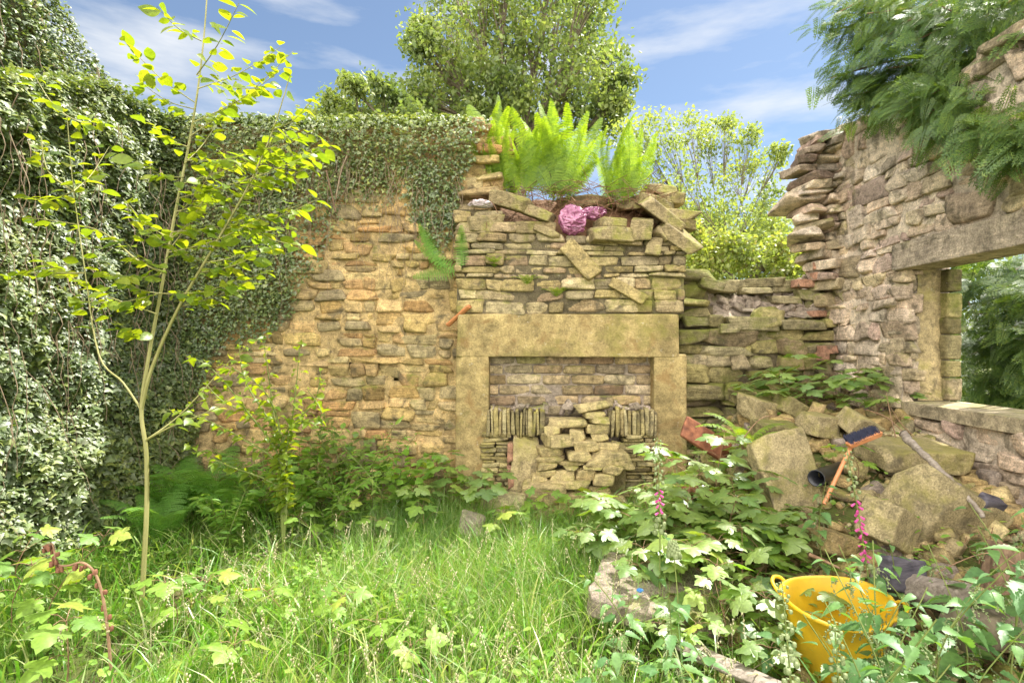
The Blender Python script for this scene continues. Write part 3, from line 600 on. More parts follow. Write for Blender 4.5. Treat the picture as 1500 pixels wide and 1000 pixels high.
hz = ft * (1 - s) + bk * s + 0.05 * fbm(v3(gu * 6, gv * 6, 0), 14, 4) + .35 * sm((gu - X(1195, YL)) / .4) * (1 - s * .5)
i, j = np.meshgrid(np.arange(49), np.arange(21), indexing='ij'); a = (i * 22 + j).ravel()
co = MB(); co.add(np.stack([gu, gv, hz], -1), np.stack([a, a + 22, a + 23, a + 1], 1))
n = 110; uu = r.uniform(X(1048, YL), xl1, n); vv = r.uniform(.1, .6, n); ss = sm(vv / .6)
zz_ = Z(466, YL) * (1 - ss) + bk * ss + .35 * sm((uu - X(1195, YL)) / .4) * (1 - ss * .5)
V, F = rocks(np.stack([uu, YL + vv, zz_ + .01], 1), r.uniform(.015, .06, (n, 3)) * [1.4, 1, .7], r, 5, 3, .15, 10, .12, rot=r.uniform(-.6, .6, (n, 3))); co.add(V, F)
co.build('rubble_core', M['core'], low)
cb = MB()
for (px, py, Y, w, h, d, ry) in [(1100, 474, 5.3, 78, 18, .12, .02), (1175, 476, 5.3, 62, 14, .12, .02), (1063, 482, 5.26, 30, 14, .1, 0), (1058, 421, 5.62, 36, 18, .14, .05), (1105, 417, 5.7, 52, 14, .16, -.05), (1100, 427, 5.62, 44, 9, .14, 0), (1140, 421, 5.7, 40, 16, .14, 0), (1035, 417, 5.4, 34, 16, .14, .25), (1150, 440, 5.55, 44, 14, .1, .05), (1185, 432, 5.5, 30, 14, .08, .1), (1240, 428, 5.2, 28, 20, .08, -.5)]:
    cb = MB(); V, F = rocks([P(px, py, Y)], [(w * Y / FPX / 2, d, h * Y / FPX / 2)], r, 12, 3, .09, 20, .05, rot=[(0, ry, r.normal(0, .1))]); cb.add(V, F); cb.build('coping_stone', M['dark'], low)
for (px, py, Y, w, h) in [(1181, 416, 5.45, 38, 12), (1202, 405, 5.35, 22, 12), (1205, 390, 5.33, 28, 11), (1196, 460, 5.38, 22, 10), (1212, 512, 5.2, 22, 12), (1203, 522, 5.2, 14, 12)]:
    rb = MB(); V, F = rocks([P(px, py, Y)], [(w * Y / FPX / 2, .07, h * Y / FPX / 2)], r, 8, 1, .03, 26, .02, rot=[(0, r.normal(0, .05), r.normal(0, .15))]); rb.add(V, F); rb.build('orange_brick', M['redbrick'], low)

# --- right wall with the window
XR = 3.0; XT = 3.41
def Yr(px): return XR * FPX / (px - CX)
yj = Yr(1320); zl = 2.105; zlt = 2.31; zsill = 1.07; TOPR = 3.5; yn = 2.25
rw = thing('window_wall', 'right hand rubble stone wall with an empty window opening, cypress hanging over its top', 'wall', (XR, 3.5, 0.2))
r = RNG(51); xf = wall_xf('right', XR); ye = 5.2
def top_r(u): return TOPR - 0.12 * sm((u + 4.9) / 0.8) + 0.05 * np.sin(u * 7) - 0.0 * u
def keep_r(u, z):
    win = (u > -yj) & (u < -yn) & (z > zsill - 0.04) & (z < zl)
    lin = (u > -(yj + 0.12)) & (u < -(yn - 0.1)) & (z > zl - 0.02) & (z < zlt)
    sil = (u > -(yj + 0.02)) & (u < -(yn - .02)) & (z > zsill - .11) & (z < zsill + 0.02)
    return ~(win | lin | sil) & (z < top_r(u))
mb = MB(); mo = MB()
lay(mb, rubble_layout(-ye - .05, -0.8, 0.0, TOPR, r, (0.16, 0.3), (0.25, 0.6), (0.07, 0.15), (0.14, 0.4)), xf, r, keep_r, gap=0.004, relief=0.013, jit=0.16, p=30, n=8, chops=4, rough=0.06)
mb.build('stonework', M['right'], rw)
mortar_sheet(mo, -ye, -0.8, 0, TOPR - .1, xf, lambda u, z: keep_r(u, z + .03), back=0.022, amp=0.018)
for poly in ([(-ye, -.2), (-0.8, -.2), (-0.8, zsill - .1), (-ye, zsill - .1)], [(-ye, zsill - .1), (-yj - .03, zsill - .1), (-yj - .03, zlt), (-ye, zlt)], [(-yn, zsill - .1), (-.8, zsill - .1), (-.8, zlt), (-yn, zlt)], [(-ye, zlt), (-.8, zlt), (-.8, 3.3), (-ye, 3.4)]):
    prism(mo, poly, xf, 0.10, XT - XR)
mo.build('mortar', M['mortar_right'], rw)
m_ = MB(); block(m_, (XR - 0.03, yn - 0.15, zl), (XR + 0.26, Yr(1306), zlt), r, 24, 0.012, 50, 0.004); m_.build('lintel', M['right'], rw)
m_ = MB(); block(m_, (XR + 0.265, yn - 0.15, zl + 0.02), (XT, Yr(1306), zlt), r, 16, 0.015, 50, 0.004); m_.build('rear_lintel', M['slate'], rw)
m_ = MB(); block(m_, (XR - 0.02, yn - 0.02, zsill - 0.10), (XT + .02, yj + 0.02, zsill), r, 26, 0.012, 50, 0.004); m_.build('sill', M['sill'], rw)
# far jamb: a quoin edge, a plastered reveal and a green outer column
m_ = MB(); z = zsill
while z < zl - 0.02:
    h = min(r.uniform(.09, .2), zl - z); w = r.uniform(.13, .17)
    V, F = rocks([(XR + w / 2 + .005, yj + .09 + r.normal(0, .006), z + h / 2)], [(w / 2, .1, h / 2 - .003)], r, 9, 2, .05, 16, .05); m_.add(V, F); z += h
m_.build('jamb_quoins', M['right'], rw)
m_ = MB(); xfj = lambda V: np.stack([V[:, 0], V[:, 1] + yj, V[:, 2]], 1)
mortar_sheet(m_, XR + 0.13, XT - 0.08, zsill, zl, xfj, None, back=0.01, step=.02, amp=0.02, seed=4); m_.build('reveal_plaster', M['plaster'], rw)
m_ = MB(); z = zsill
while z < zl - .02:
    h = min(r.uniform(.12, .26), zl - z)
    V, F = rocks([(XT - .03, yj + .07 - .03, z + h / 2)], [(.06, .1, h / 2 - .002)], r, 9, 1, .03, 20, .04); m_.add(V, F); z += h
m_.build('outer_jamb', M['dark'], rw)
# ragged broken end where the back wall used to join
m_ = MB()
prof = [(190, 1196), (201, 1190), (213, 1180), (227, 1172), (238, 1166), (252, 1184), (264, 1179), (276, 1176), (287, 1160), (299, 1182), (312, 1177), (325, 1181), (338, 1170), (352, 1182), (366, 1190), (380, 1200), (394, 1206), (408, 1212), (424, 1222), (440, 1228), (458, 1232), (478, 1236)]
for q, (py, pxl) in enumerate(prof):
    Y = 5.22 + r.normal(0, .03); h = (prof[min(q + 1, len(prof) - 1)][0] - py) or 16
    a_, b_ = X(pxl, Y), XR + r.uniform(.05, .2); sp = a_ + (b_ - a_) * r.uniform(.35, .65)
    for (s0, s1) in ((a_, sp), (sp, b_)):
        V, F = rocks([((s0 + s1) / 2, Y + .12 + r.normal(0, .02), Z(py + h / 2, Y))], [((s1 - s0) / 2 + .004, .2, h * Y / FPX / 2 * .97)], r, 12, 5, .13, 34, .05, rot=[(r.normal(0, .06), r.normal(0, .07), r.normal(0, .25))]); m_.add(V, F)
n = 40; yy = r.uniform(1.2, 5.1, n)
V, F = rocks(np.stack([np.full(n, XR + .2) + r.normal(0, .04, n), yy, top_r(-yy) - .02], 1), np.stack([r.uniform(.18, .24, n), r.uniform(.1, .2, n), r.uniform(.03, .06, n)], 1), r, 7, 3, .08, 12, .06); m_.add(V, F)
m_.build('broken_end', M['right'], rw)

# --- left wall and the higher gable, both behind ivy
XLW = -3.42
lw = thing('side_wall', 'left hand stone wall buried under silvery ivy', 'wall', (XLW, 3.5, 0))
r = RNG(61); xf = wall_xf('left', XLW); mb = MB(); mo = MB()
def top_left(y): return np.interp(y, [0.5, 3.2, 4.2, 5.4], [2.9, 3.05, 3.45, TOPB])
lay(mb, rubble_layout(0.9, 5.2, 0, 3.5, r, (0.25, 0.4), (0.4, 0.8), (0.12, 0.2), (0.25, 0.5)), xf, r, lambda u, z: z < top_left(u), n=3)
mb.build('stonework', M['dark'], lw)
prism(mo, [(0.9, -.2), (5.5, -.2), (5.5, TOPB - .05), (4.2, 3.4), (3.2, 3.0), (.9, 2.85)], xf, 0.05, 0.5); mo.build('mortar', M['mortar_dark'], lw)
XG = -4.3
gw = thing('gable_wall', 'taller raked gable wall at the far left, covered in ivy, rising above the side wall', 'wall', (XG, 4.2, 0))
xf = wall_xf('left', XG); mb = MB(); mo = MB()
def top_g(y): return np.interp(y, [1.0, 4.6, 5.55, 6.0], [6.4, 4.75, 4.05, 3.6])
lay(mb, rubble_layout(1.2, 6.0, 2.4, 6.2, r, (0.25, 0.4), (0.4, 0.8), (0.12, 0.2), (0.25, 0.5)), xf, r, lambda u, z: z < top_g(u) - .05, n=3)
mb.build('stonework', M['dark'], gw)
prism(mo, [(1.2, -.2), (6.0, -.2), (6.0, 3.55), (5.55, 4.0), (4.6, 4.7), (1.2, 6.2)], xf, 0.05, 0.5); mo.build('mortar', M['mortar_dark'], gw)

for o_ in (wall, breast, fp, low, rw, lw, gw): o_['kind'] = 'thing'

# ================================================================== IVY
def ivy_leaves(mb, C, nv, rng, size, droop=0.5):
    n = len(C); Nn = nrm(A(nv) + rng.normal(0, 0.55, (n, 3)) + [0, 0, 0.35]); D = nrm(np.array([0, 0, -1.0]) + rng.normal(0, 0.55, (n, 3)))
    D = nrm(D - (D * Nn).sum(1, keepdims=True) * Nn); place(mb, *IVYL, C, frames(D, Nn), size)
def ivy_stems(mb, starts, rng, step=0.1, n=10, xf=None, rad=0.004):
    for s in starts:
        p = [A(s)]
        for k in range(rng.integers(n // 2, n)): p.append(p[-1] + [rng.normal(0, .03), rng.normal(0, .012), -step * rng.uniform(.6, 1.2)])
        tube(mb, smooth_path(p, 2), np.linspace(rad, rad * .4, (len(p) - 1) * 2 + 1), 4, False)
r = RNG(71)
iv = thing('ivy', 'thick silvery ivy draped over the left hand wall down to the grass', 'ivy', (-3.2, 3.6, 0))
n = 88000; y = r.uniform(1.9, 5.1, n); tz = top_left(y) + .07; z = tz * (1 - r.random(n) ** 1.05) + .02
q = v3(0, y * 1.3, z * 1.3); bul = 0.18 + 0.11 * fbm(q, 8, 3) + 0.22 * (1 - z / tz) ** 1.5 + 0.10 * fbm(q * 4, 18, 2)
x = XLW + 0.02 + np.maximum(bul, 0.05) * (1 - 0.40 * r.random(n) ** 2.5) + .02
mb = MB(); ivy_leaves(mb, np.stack([x, y, z], 1), (0.68, -0.2, 0.62), r, r.uniform(.017, .027, n) * (1 + 1.8 * r.random(n) ** 4))
n2 = 16000; y = r.uniform(1.9, 5.2, n2); x = XLW + r.uniform(-.55, .3, n2); z = top_left(y) + r.normal(0, .035, n2) + .04 + .03 * fbm(v3(x * 3, y * 3, 0), 4, 2)
ivy_leaves(mb, np.stack([x, y, z], 1), (0.1, 0, 0.9), r, r.uniform(.018, .04, n2))
mb.build('foliage', M['ivy'], iv)
st = MB(); ivy_stems(st, [(XLW + .32 + r.uniform(-.06, .12), yy, r.uniform(1.0, 3.2)) for yy in r.uniform(2.6, 5, 150)], r, n=12, rad=.0035); st.build('stem', M['ivystem'], iv)
ig = thing('ivy', 'ivy clothing the high raked gable at the top left corner', 'ivy', (-4.2, 4.2, 2.5))
n = 34000; y = r.uniform(2.2, 6.0, n); tz = top_g(y) + .06; z = tz - (tz - 2.6) * r.random(n) ** 1.1; x = XG + .04 + np.maximum(.14 + .12 * fbm(v3(0, y * 1.5, z * 1.5), 3, 3), .03) * r.uniform(.4, 1, n)
mb = MB(); ivy_leaves(mb, np.stack([x, y, z], 1), (0.65, -0.2, 0.6), r, r.uniform(.022, .045, n)); mb.build('foliage', M['ivy'], ig)
st = MB(); ivy_stems(st, [(XG + .22, yy, min(r.uniform(3.0, 5), top_g(yy) - .1)) for yy in r.uniform(3, 5.8, 60)], r, n=10); st.build('stem', M['ivystem'], ig)
ib = thing('ivy', 'dark ivy trailing down the back wall from its top, behind the sapling', 'ivy', (X(430, YB), YB, 1.2))
lowx = [190, 250, 300, 340, 400, 430, 460, 490, 520, 590, 605, 640, 665, 680, 700, 722]; lowy = [800, 690, 580, 505, 505, 465, 410, 350, 312, 296, 345, 395, 365, 285, 232, 200]
n = 80000; px = r.uniform(190, 722, n); py = 180 + r.random(n) ** 0.9 * 620; lim = np.interp(px, lowx, lowy) + 26 * fbm(v3(px * .03, py * .03, 0), 6, 3)
dens = np.clip((lim - py) / 45, 0, 1) * np.clip(1 - .75 * (py - 250) * (px > 430) * (px < 600) / 90, .3, 1)
k = (py < lim) & (r.random(n) < dens * .95); px, py = px[k], py[k]; n = len(px)
x = X(px, YB); z = Z(py, YB); th = 0.05 + 0.09 * np.clip((lim[k] - py) / 120, 0, 1) + .06 * fbm(v3(x * 2.5, 0, z * 2.5), 9, 3); th += .10 * sm((260 - py) / 60)
mb = MB(); ivy_leaves(mb, np.stack([x, YB - np.maximum(th, .02) * r.uniform(.3, 1, n), z], 1), (0, -0.8, 0.35), r, r.uniform(.018, .042, n))
n2 = 9000; x = r.uniform(xb0 - .1, X(690, YB), n2); y = YB + r.uniform(-.14, .5, n2); z = TOPB + .02 + .03 * fbm(v3(x * 4, y * 4, 0), 5, 2) + r.uniform(-.02, .045, n2)
ivy_leaves(mb, np.stack([x, y, z], 1), (0, -0.1, 0.9), r, r.uniform(.024, .05, n2)); mb.build('foliage', M['ivy'], ib)
st = MB(); ivy_stems(st, [(X(q, YB), YB - .10, Z(r.uniform(190, 330), YB)) for q in r.uniform(250, 670, 110)], r, n=11, rad=.003)
tube(st, smooth_path([P(512, 175, 5.0), P(512, 215, 4.98), P(500, 250, 4.96), P(492, 290, 4.95)]), .007, 5)
st.build('stem', M['ivystem'], ib)

# ================================================================== ROOTED PLANTS
def seg_leaves(mb, path, T, rng, count, size, spread=1.0, t0=0.15, upv=(0, 0, 1), pair=False, droop=0.2):
    path = A(path); L_ = np.concatenate([[0], np.cumsum(np.linalg.norm(np.diff(path, axis=0), axis=1))]); L_ /= L_[-1]
    for k in range(count):
        t = t0 + (1 - t0) * (k + .5) / count; p = np.array([np.interp(t, L_, path[:, c]) for c in range(3)])
        i = min(np.searchsorted(L_, t), len(path) - 1); d = nrm(path[i] - path[i - 1]); sd = nrm(np.cross(d, [0, 0, 1]) + 1e-3)
        for s_ in ((-1, 1) if pair else ((1 if k % 2 else -1),)):
            D = nrm(d * .6 + sd * s_ * spread + rng.normal(0, .25, 3) - [0, 0, droop]); Un = nrm(A(upv) + rng.normal(0, .45, 3))
            Un = nrm(Un - (Un * D).sum() * D); place(mb, T[0], T[1], [p + D * .008 + rng.normal(0, .012, 3)], frames(D[None], Un[None]), [size * rng.uniform(.6, 1.2)])
# --- the slender sapling
r = RNG(81); YS_ = 3.0
base = P(205, 905, YS_); base[2] = ground_z(base[0], base[1]) - .02
sp = thing('sapling_tree', 'slender sapling with yellow green leaves and a thin forked olive trunk in the left foreground', 'tree', base)
def pth(L, Y0=3.0): return smooth_path([P(q[0], q[1], q[2] if len(q) > 2 else Y0) for q in L], 5)
tr = MB(); main = pth([(205, 915), (210, 840), (215, 740), (214, 660), (207, 600), (218, 520), (235, 430), (255, 320), (275, 220), (290, 130), (300, 40), (305, -40)])
main[0] = base; tube(tr, main, np.linspace(.014, .003, len(main)), 8); tr.build('trunk', M['sapbark'], sp)
brs = [[(207, 600), (222, 540, 2.98), (262, 450, 2.9), (320, 350, 2.85), (365, 270, 2.8), (400, 190, 2.8), (425, 110, 2.8)], [(207, 600), (180, 560, 3.0), (145, 520, 3.05), (125, 400, 3.1), (108, 280, 3.1), (98, 170, 3.1)], [(213, 645), (250, 625, 2.95), (300, 605, 2.9), (350, 580, 2.85)], [(213, 645), (255, 615, 3.1), (290, 580, 3.15), (330, 535, 3.2), (370, 500, 3.2)], [(240, 400), (200, 380, 3.1), (150, 340, 3.2), (90, 325, 3.3), (30, 318, 3.3)], [(125, 400, 3.1), (70, 400, 3.2), (10, 400, 3.2)], [(108, 280, 3.1), (70, 250, 3.1), (60, 200, 3.1)]]
ends = [(285, 150, 182, 60), (288, 110, 350, 5), (295, 60, 230, 10), (290, 130, 410, 70), (282, 180, 415, 100), (285, 160, 205, 120), (278, 200, 430, 75), (275, 215, 215, 175), (272, 235, 400, 215), (268, 260, 200, 235), (265, 270, 460, 190), (262, 290, 480, 215), (258, 310, 420, 250), (250, 350, 180, 290), (252, 340, 440, 300), (246, 370, 380, 320), (240, 400, 150, 400), (262, 450, 400, 390), (290, 400, 400, 360), (300, 385, 210, 330), (236, 430, 350, 410), (380, 230, 480, 210), (400, 190, 455, 150), (330, 335, 430, 330), (235, 430, 110, 440), (230, 460, 60, 380), (225, 490, 170, 470), (270, 240, 330, 160), (290, 110, 380, 130), (330, 335, 470, 290), (365, 270, 460, 240), (350, 300, 400, 200), (340, 320, 440, 360), (300, 385, 390, 350), (320, 350, 360, 270), (245, 370, 320, 250), (250, 350, 300, 290), (255, 320, 330, 220), (240, 400, 180, 350), (235, 430, 170, 400), (98, 170, 50, 110), (98, 170, 150, 175), (108, 280, 160, 215), (108, 280, 40, 290)]
bl = MB(); lf = MB()
for b in brs:
    p = pth(b); tube(bl, p, np.linspace(.010 if b is brs[0] else .006, .002, len(p)), 6, False); seg_leaves(lf, p, OVAL, r, 26 if len(b) > 5 else 16, .076, t0=.3)
for (a0, b0, a1, b1) in ends:
    Y0 = 2.95 + r.normal(0, .03); Y1 = Y0 + r.uniform(-.45, .35); p = smooth_path([P(a0, b0, Y0), P((a0 + a1) / 2, (b0 + b1) / 2 + 8, (Y0 + Y1) / 2), P(a1, b1, Y1)], 5)
    tube(bl, p, np.linspace(.0035, .0012, len(p)), 5, False); seg_leaves(lf, p, OVAL, r, int(8 + np.hypot(a1 - a0, b1 - b0) / 9), .078, t0=.10)
bl.build('branches', M['sapbark'], sp); lf.build('leaves', M['sap'], sp)
# --- young leafy bush by the back wall
def shoot_plant(name, label, cat, Y, px, py0, shoots, T, mat, size, cnt, stemr=.008, group=None, seed=1, pair=False):
    r = RNG(seed); b = P(px, py0, Y); b[2] = ground_z(b[0], b[1]) - .02; t = thing(name, label, cat, b, group); s_ = MB(); l_ = MB()
    for sh in shoots:
        p = smooth_path([b] + [P(q[0], q[1], (q[2] if len(q) > 2 else Y)) for q in sh], 5); tube(s_, p, np.linspace(stemr, .002, len(p)), 6, False); seg_leaves(l_, p, T, r, cnt, size, t0=.22, pair=pair)
    s_.build('stem', M['stem'], t); l_.build('leaves', M[mat], t); return t
shoot_plant('young_tree', 'pale leaved young bush sapling standing in the grass against the back wall', 'tree', 3.85, 415, 820,
    [[(414, 700), (400, 600), (385, 490)], [(414, 700), (430, 600), (440, 500)], [(412, 680), (360, 600, 3.65), (310, 540, 3.55), (270, 520, 3.55)], [(412, 690), (350, 640, 3.75), (290, 610, 3.65), (245, 600, 3.65)], [(414, 650), (460, 590, 3.75), (470, 540, 3.75)], [(413, 660), (360, 560, 3.9), (350, 500, 3.9)], [(412, 720), (330, 680, 3.7), (270, 650, 3.55)], [(414, 640), (330, 590, 3.95), (300, 560, 3.95)], [(416, 640), (470, 610, 3.65), (450, 570, 3.7)], [(413, 650), (385, 570, 3.7), (320, 530, 3.55)]], OVAL2, 'sap', .075, 42, .009, seed=3)
shoot_plant('elder_bush', 'dark green leafy bush at the foot of the back wall, between young tree and fireplace', 'bush', 4.65, 500, 770,
    [[(500, 700), (490, 650), (485, 620)], [(500, 700), (530, 660), (545, 640)], [(480, 700), (460, 660), (450, 640)], [(510, 720), (560, 690), (570, 660)], [(500, 690), (520, 640)], [(490, 710), (430, 680), (420, 650)], [(500, 720), (540, 700), (580, 690)], [(495, 700), (470, 640), (480, 600)], [(500, 710), (465, 700), (440, 690)]], OVAL, 'syc', .105, 16, .007, seed=4, pair=True)

GBU = 'leafy bushes at the foot of the back wall'
for px, Y, sz, sd, lab in [(370, 4.6, 1.0, 11, 'shaded leafy bush left of the young tree, among the arching ferns'), (455, 4.75, 1.1, 12, 'leafy bush right behind the young tree trunk'), (545, 4.6, 1.1, 13, 'rounded green bush below the dark hole in the back wall'), (590, 4.55, .8, 14, 'low bush between the rounded bush and the left fireplace jamb'), (500, 4.35, .9, 15, 'paler low bush in front of the dark green one'), (430, 4.3, .8, 16, 'low weed bush at the base of the young tree'), (330, 4.0, .7, 17, 'low weed bush where grass meets the dark ferns')]:
    q = RNG(sd); py0 = CY + 1.5 * FPX / Y; shoot_plant('leafy_bush', lab, 'bush', Y, px, py0, [[(px + q.uniform(-15, 15) * sz, py0 - 45 * sz, Y + q.normal(0, .1)), (px + a, py0 - q.uniform(80, 135) * sz, Y + q.uniform(-.3, .15))] for a in np.linspace(-60, 60, 9) * sz], [OVAL, LANCE][sd % 2], 'herb', .085, 15, .005, GBU, sd, True)
# --- sycamore plants
def syc_plant(seed, H=0.4, nodes_=3, size=.11, pet=.10, arms=0, mat='syc'):
    r = RNG(seed); t = thing('sycamore_seedling', '', 'seedling', (0, 0, 0)); s_ = MB(); l_ = MB()
    stems = [smooth_path([(0, 0, -.02), (r.normal(0, .02), r.normal(0, .02), H * .5), (r.normal(0, .05), r.normal(0, .05), H)], 4)]
    for k in range(arms):
        a = k * 2.4 + r.uniform(0, 1); d = np.array([np.cos(a), np.sin(a), 0]); h0 = H * r.uniform(.1, .4); stems.append(smooth_path([(0, 0, h0), d * .16 * H / .4 + [0, 0, h0 + H * .22], d * .34 * H / .4 + [0, 0, h0 + H * r.uniform(.3, .5)]], 4))
    for p in stems:
        tube(s_, p, np.linspace(.0035, .0018, len(p)), 5, False); n0 = nodes_ if p is stems[0] else max(2, nodes_ - 1)
        for q in range(n0):
            tt = 0.45 + .55 * (q + 1) / n0; i = min(int(tt * (len(p) - 1)), len(p) - 1); c = p[i]; ph = q * 1.57 + r.uniform(0, .6); m = 2 if q < n0 - 1 else 4
            for e in range(m):
                a = ph + e * 2 * np.pi / m + r.normal(0, .2); pl = pet * r.uniform(.6, 1.25) * (1 - .3 * (q == n0 - 1)); d = np.array([np.cos(a), np.sin(a), .35]); e1 = c + d * pl
                tube(s_, [c, c + d * pl * .5 + [0, 0, .01], e1], .0014, 4, False)
                D = nrm(np.array([d[0], d[1], -r.uniform(.05, .5)])); Un = nrm(np.array([0, 0, 1.0]) + r.normal(0, .22, 3)); Un = nrm(Un - (Un * D).sum() * D)
                place(l_, *SYC, [e1], frames(D[None], Un[None]), [size * r.uniform(.75, 1.25)])
    s_.build('stem', M['twig'], t); l_.build('leaves', M[mat], t); t['_proto'] = 1; return t
SY = [syc_plant(101, .26, 2, .088, mat='syc_young'), syc_plant(102, .34, 3, .10, mat='syc_young'), syc_plant(103, .18, 1, .095, mat='syc_young'), syc_plant(104, .62, 4, .13, .12, 6), syc_plant(105, .5, 4, .12, .11, 5)]
G1 = 'sycamore seedlings in the grass'; G2 = 'sycamore saplings beside the rubble'
used = set()
def put(protos, k, px, py, Y, label, group, rz=None, sc=1.0, base_z=None, seed=[0]):
    seed[0] += 1; r = RNG(900 + seed[0]); x = X(px, Y); z = ground_z(x, Y) if base_z is None else base_z
    rz = r.uniform(0, 6.28) if rz is None else rz; o = protos[k]; tl = (r.normal(0, .06), r.normal(0, .06))
    c = copy_tree(o, (x, Y, z), rz, label, sc, tl)
    c['group'] = group; return c
# px, approx ground py unused, depth, proto
syl = [(655, 4.55, 1, 1.3, 'tall seedling with big round drooping leaves in front of the left fireplace jamb', 0), (690, 4.35, 0, 1.0, 'small sycamore at the foot of the left fireplace jamb', 0),
 (620, 4.1, 0, 1.1, 'seedling left of the pale stone in the grass below the fireplace', 0), (560, 3.9, 0, 1.0, 'low seedling in shaded grass below the dark green bush', 0), (790, 4.3, 1, 1.0, 'seedling under the loose stone stack, left of its middle', 0),
 (838, 4.25, 0, 1.1, 'seedling right below the middle of the loose stone stack', 0), (880, 4.15, 1, 1.1, 'seedling below the right end of the loose stone stack', 0), (760, 4.2, 2, 1.0, 'tiny seedling between the left jamb and the stone stack', 0),
 (735, 4.0, 0, 1.1, 'low seedling in front of the left pier of thin stones', 0), (500, 4.0, 1, .9, 'seedling at the grass edge right of the young tree trunk', 0), (450, 4.0, 0, 1.0, 'bright seedling directly beneath the young tree', 0),
 (500, 2.75, 1, .85, 'pale sunlit seedling with a tall stem in the middle of the grass', 0), (530, 2.55, 2, 1.1, 'sunlit seedling lying low at the bottom of the grass', 0), (620, 2.5, 2, .9, 'yellowish seedling at the bottom edge, right of centre grass', 0),
 (20, 2.75, 1, 1.1, 'seedling at the bottom left corner with broad pale leaves', 0), (75, 2.7, 1, 1.0, 'seedling just left of the dried foxglove stalk', 0), (90, 2.3, 0, 1.2, 'nearest seedling at the bottom left beside the dried stalk', 0),
 (250, 2.75, 0, 1.1, 'yellow green seedling right beside the sapling trunk', 0), (290, 2.85, 0, 1.0, 'seedling a step right of the sapling trunk', 0), (400, 2.8, 0, .9, 'seedling in bright grass between sapling trunk and centre', 0), (120, 3.1, 1, 1.1, 'seedling with spread leaves at the foot of the ivy', 0), (40, 3.2, 1, 1.0, 'seedling against the ivy at the far left edge', 0), (340, 2.45, 2, 1.1, 'seedling at the bottom of the grass right of the sapling', 0),
 (660, 4.6, 3, .85, 'tall sapling overlapping the lower left jamb of the fireplace', 1),
 (960, 3.55, 3, .9, 'bushy sapling with white shining leaves in front of the right jamb', 1), (1010, 3.4, 3, 1.0, 'largest sapling with white shining leaves, left of the leaning slab', 1), (1060, 3.3, 4, 1.0, 'sapling spreading bright leaves before the leaning slab', 1), (1050, 3.9, 3, .95, 'tall sapling beside the rusty plate', 1), 
 (1090, 2.9, 4, .9, 'sapling directly left of the yellow tub', 1), (1110, 3.1, 0, 1.3, 'low sycamore behind the yellow tub', 1), (1060, 2.7, 1, 1.1, 'sapling between boulder and yellow tub', 1), (1010, 2.5, 1, .8, 'sapling in front of the boulder, near the plank', 1), (980, 3.35, 3, .85, 'sapling between the pink foxglove and the largest sapling', 1), (1085, 3.5, 4, .85, 'sapling touching the left edge of the leaning slab', 1), (925, 3.6, 4, .8, 'leftmost sapling of the white leaved thicket', 1), (1075, 2.55, 4, .75, 'leafy sapling left of the tub, above the plank', 1), (1000, 4.0, 4, .8, 'sapling close against the right jamb of the fireplace', 1), 
 (1180, 4.75, 3, .8, 'sapling on top of the rubble below the broken wall', 1), (1230, 4.6, 3, .75, 'sapling with bluish leaves on the rubble in the wall corner', 1), (1130, 4.8, 4, .75, 'sapling on the rubble nearest the broken low wall', 1), (1285, 4.4, 4, .7, 'sapling on the rubble under the window jamb', 1), (1250, 3.55, 0, 1.0, 'seedling with five blue green leaves beside the broom handle', 1)]
for (px, Y, k, sc, lab, g) in syl: put(SY, k, px, 0, Y, lab, G2 if g else G1, sc=sc)
for o in SY:
    for c in list(o.children): bpy.data.objects.remove(c)
    bpy.data.objects.remove(o)

def extra(n, sc0, sd):
    q = RNG(sd); return [((180 if q.random() < .5 else 0) + q.normal(0, 8) + (90 if q.random() < .3 else 0), q.uniform(-12, 26), sc0 * q.uniform(.55, 1.0), 'up') for _ in range(n)]
# --- ferns
GF = 'ferns rooted on the chimney breast top'
fern('bright fern at the left end of the chimney top, its tips highest', P(728, 268, 5.2), [(150, 4, 1.0, 'up'), (20, 2, .92, 'up'), (200, 8, .85, 'up'), (-70, 5, .8, 'up'), (60, 10, .8, 'up'), (-10, 12, .6, 'up')] + extra(5, .8, 1), group=GF)
fern('bright upright fern second from the left on the chimney top', P(757, 290, 5.1), [(180, 14, .75, 'up'), (-100, 6, .8, 'up'), (0, 10, .75, 'up'), (90, 4, .95, 'up'), (30, 8, 1.0, 'up'), (-45, 10, .65, 'up'), (215, 22, .6, 'up')] + extra(9, .8, 2), group=GF)
fern('largest dense fern in the middle of the chimney top', P(818, 294, 5.15), [(180, 18, .95, 'up'), (190, 6, 1.0, 'up'), (90, 0, 1.08, 'up'), (0, 4, 1.0, 'up'), (10, 16, .9, 'up'), (-90, 4, .9, 'up'), (-60, 14, .75, 'up'), (-130, 12, .8, 'up'), (0, 28, .8, 'up'), (160, 26, .85, 'up'), (40, 10, 1.0, 'up'), (-20, 20, .6, 'up')] + extra(12, .95, 3), group=GF)
fern('bright fern at the right end of the chimney top above the purple bag', P(906, 300, 5.15), [(180, 8, .85, 'up'), (170, 20, .75, 'up'), (90, 2, .9, 'up'), (0, 8, .8, 'up'), (0, 28, .62, 'up'), (-10, 42, .5, 'up'), (-90, 8, .75, 'up'), (-160, 14, .7, 'up'), (200, 2, .9, 'up')] + extra(7, .75, 4), group=GF)
fern('green fern hanging from the seam left of the chimney breast', P(663, 398, 4.98), [(180, 58, 1.0, 'open'), (180, 32, .95, 'open'), (181, 84, .85, 'open'), (179, 8, .95, 'open'), (182, -12, .8, 'open')], 'fern2')
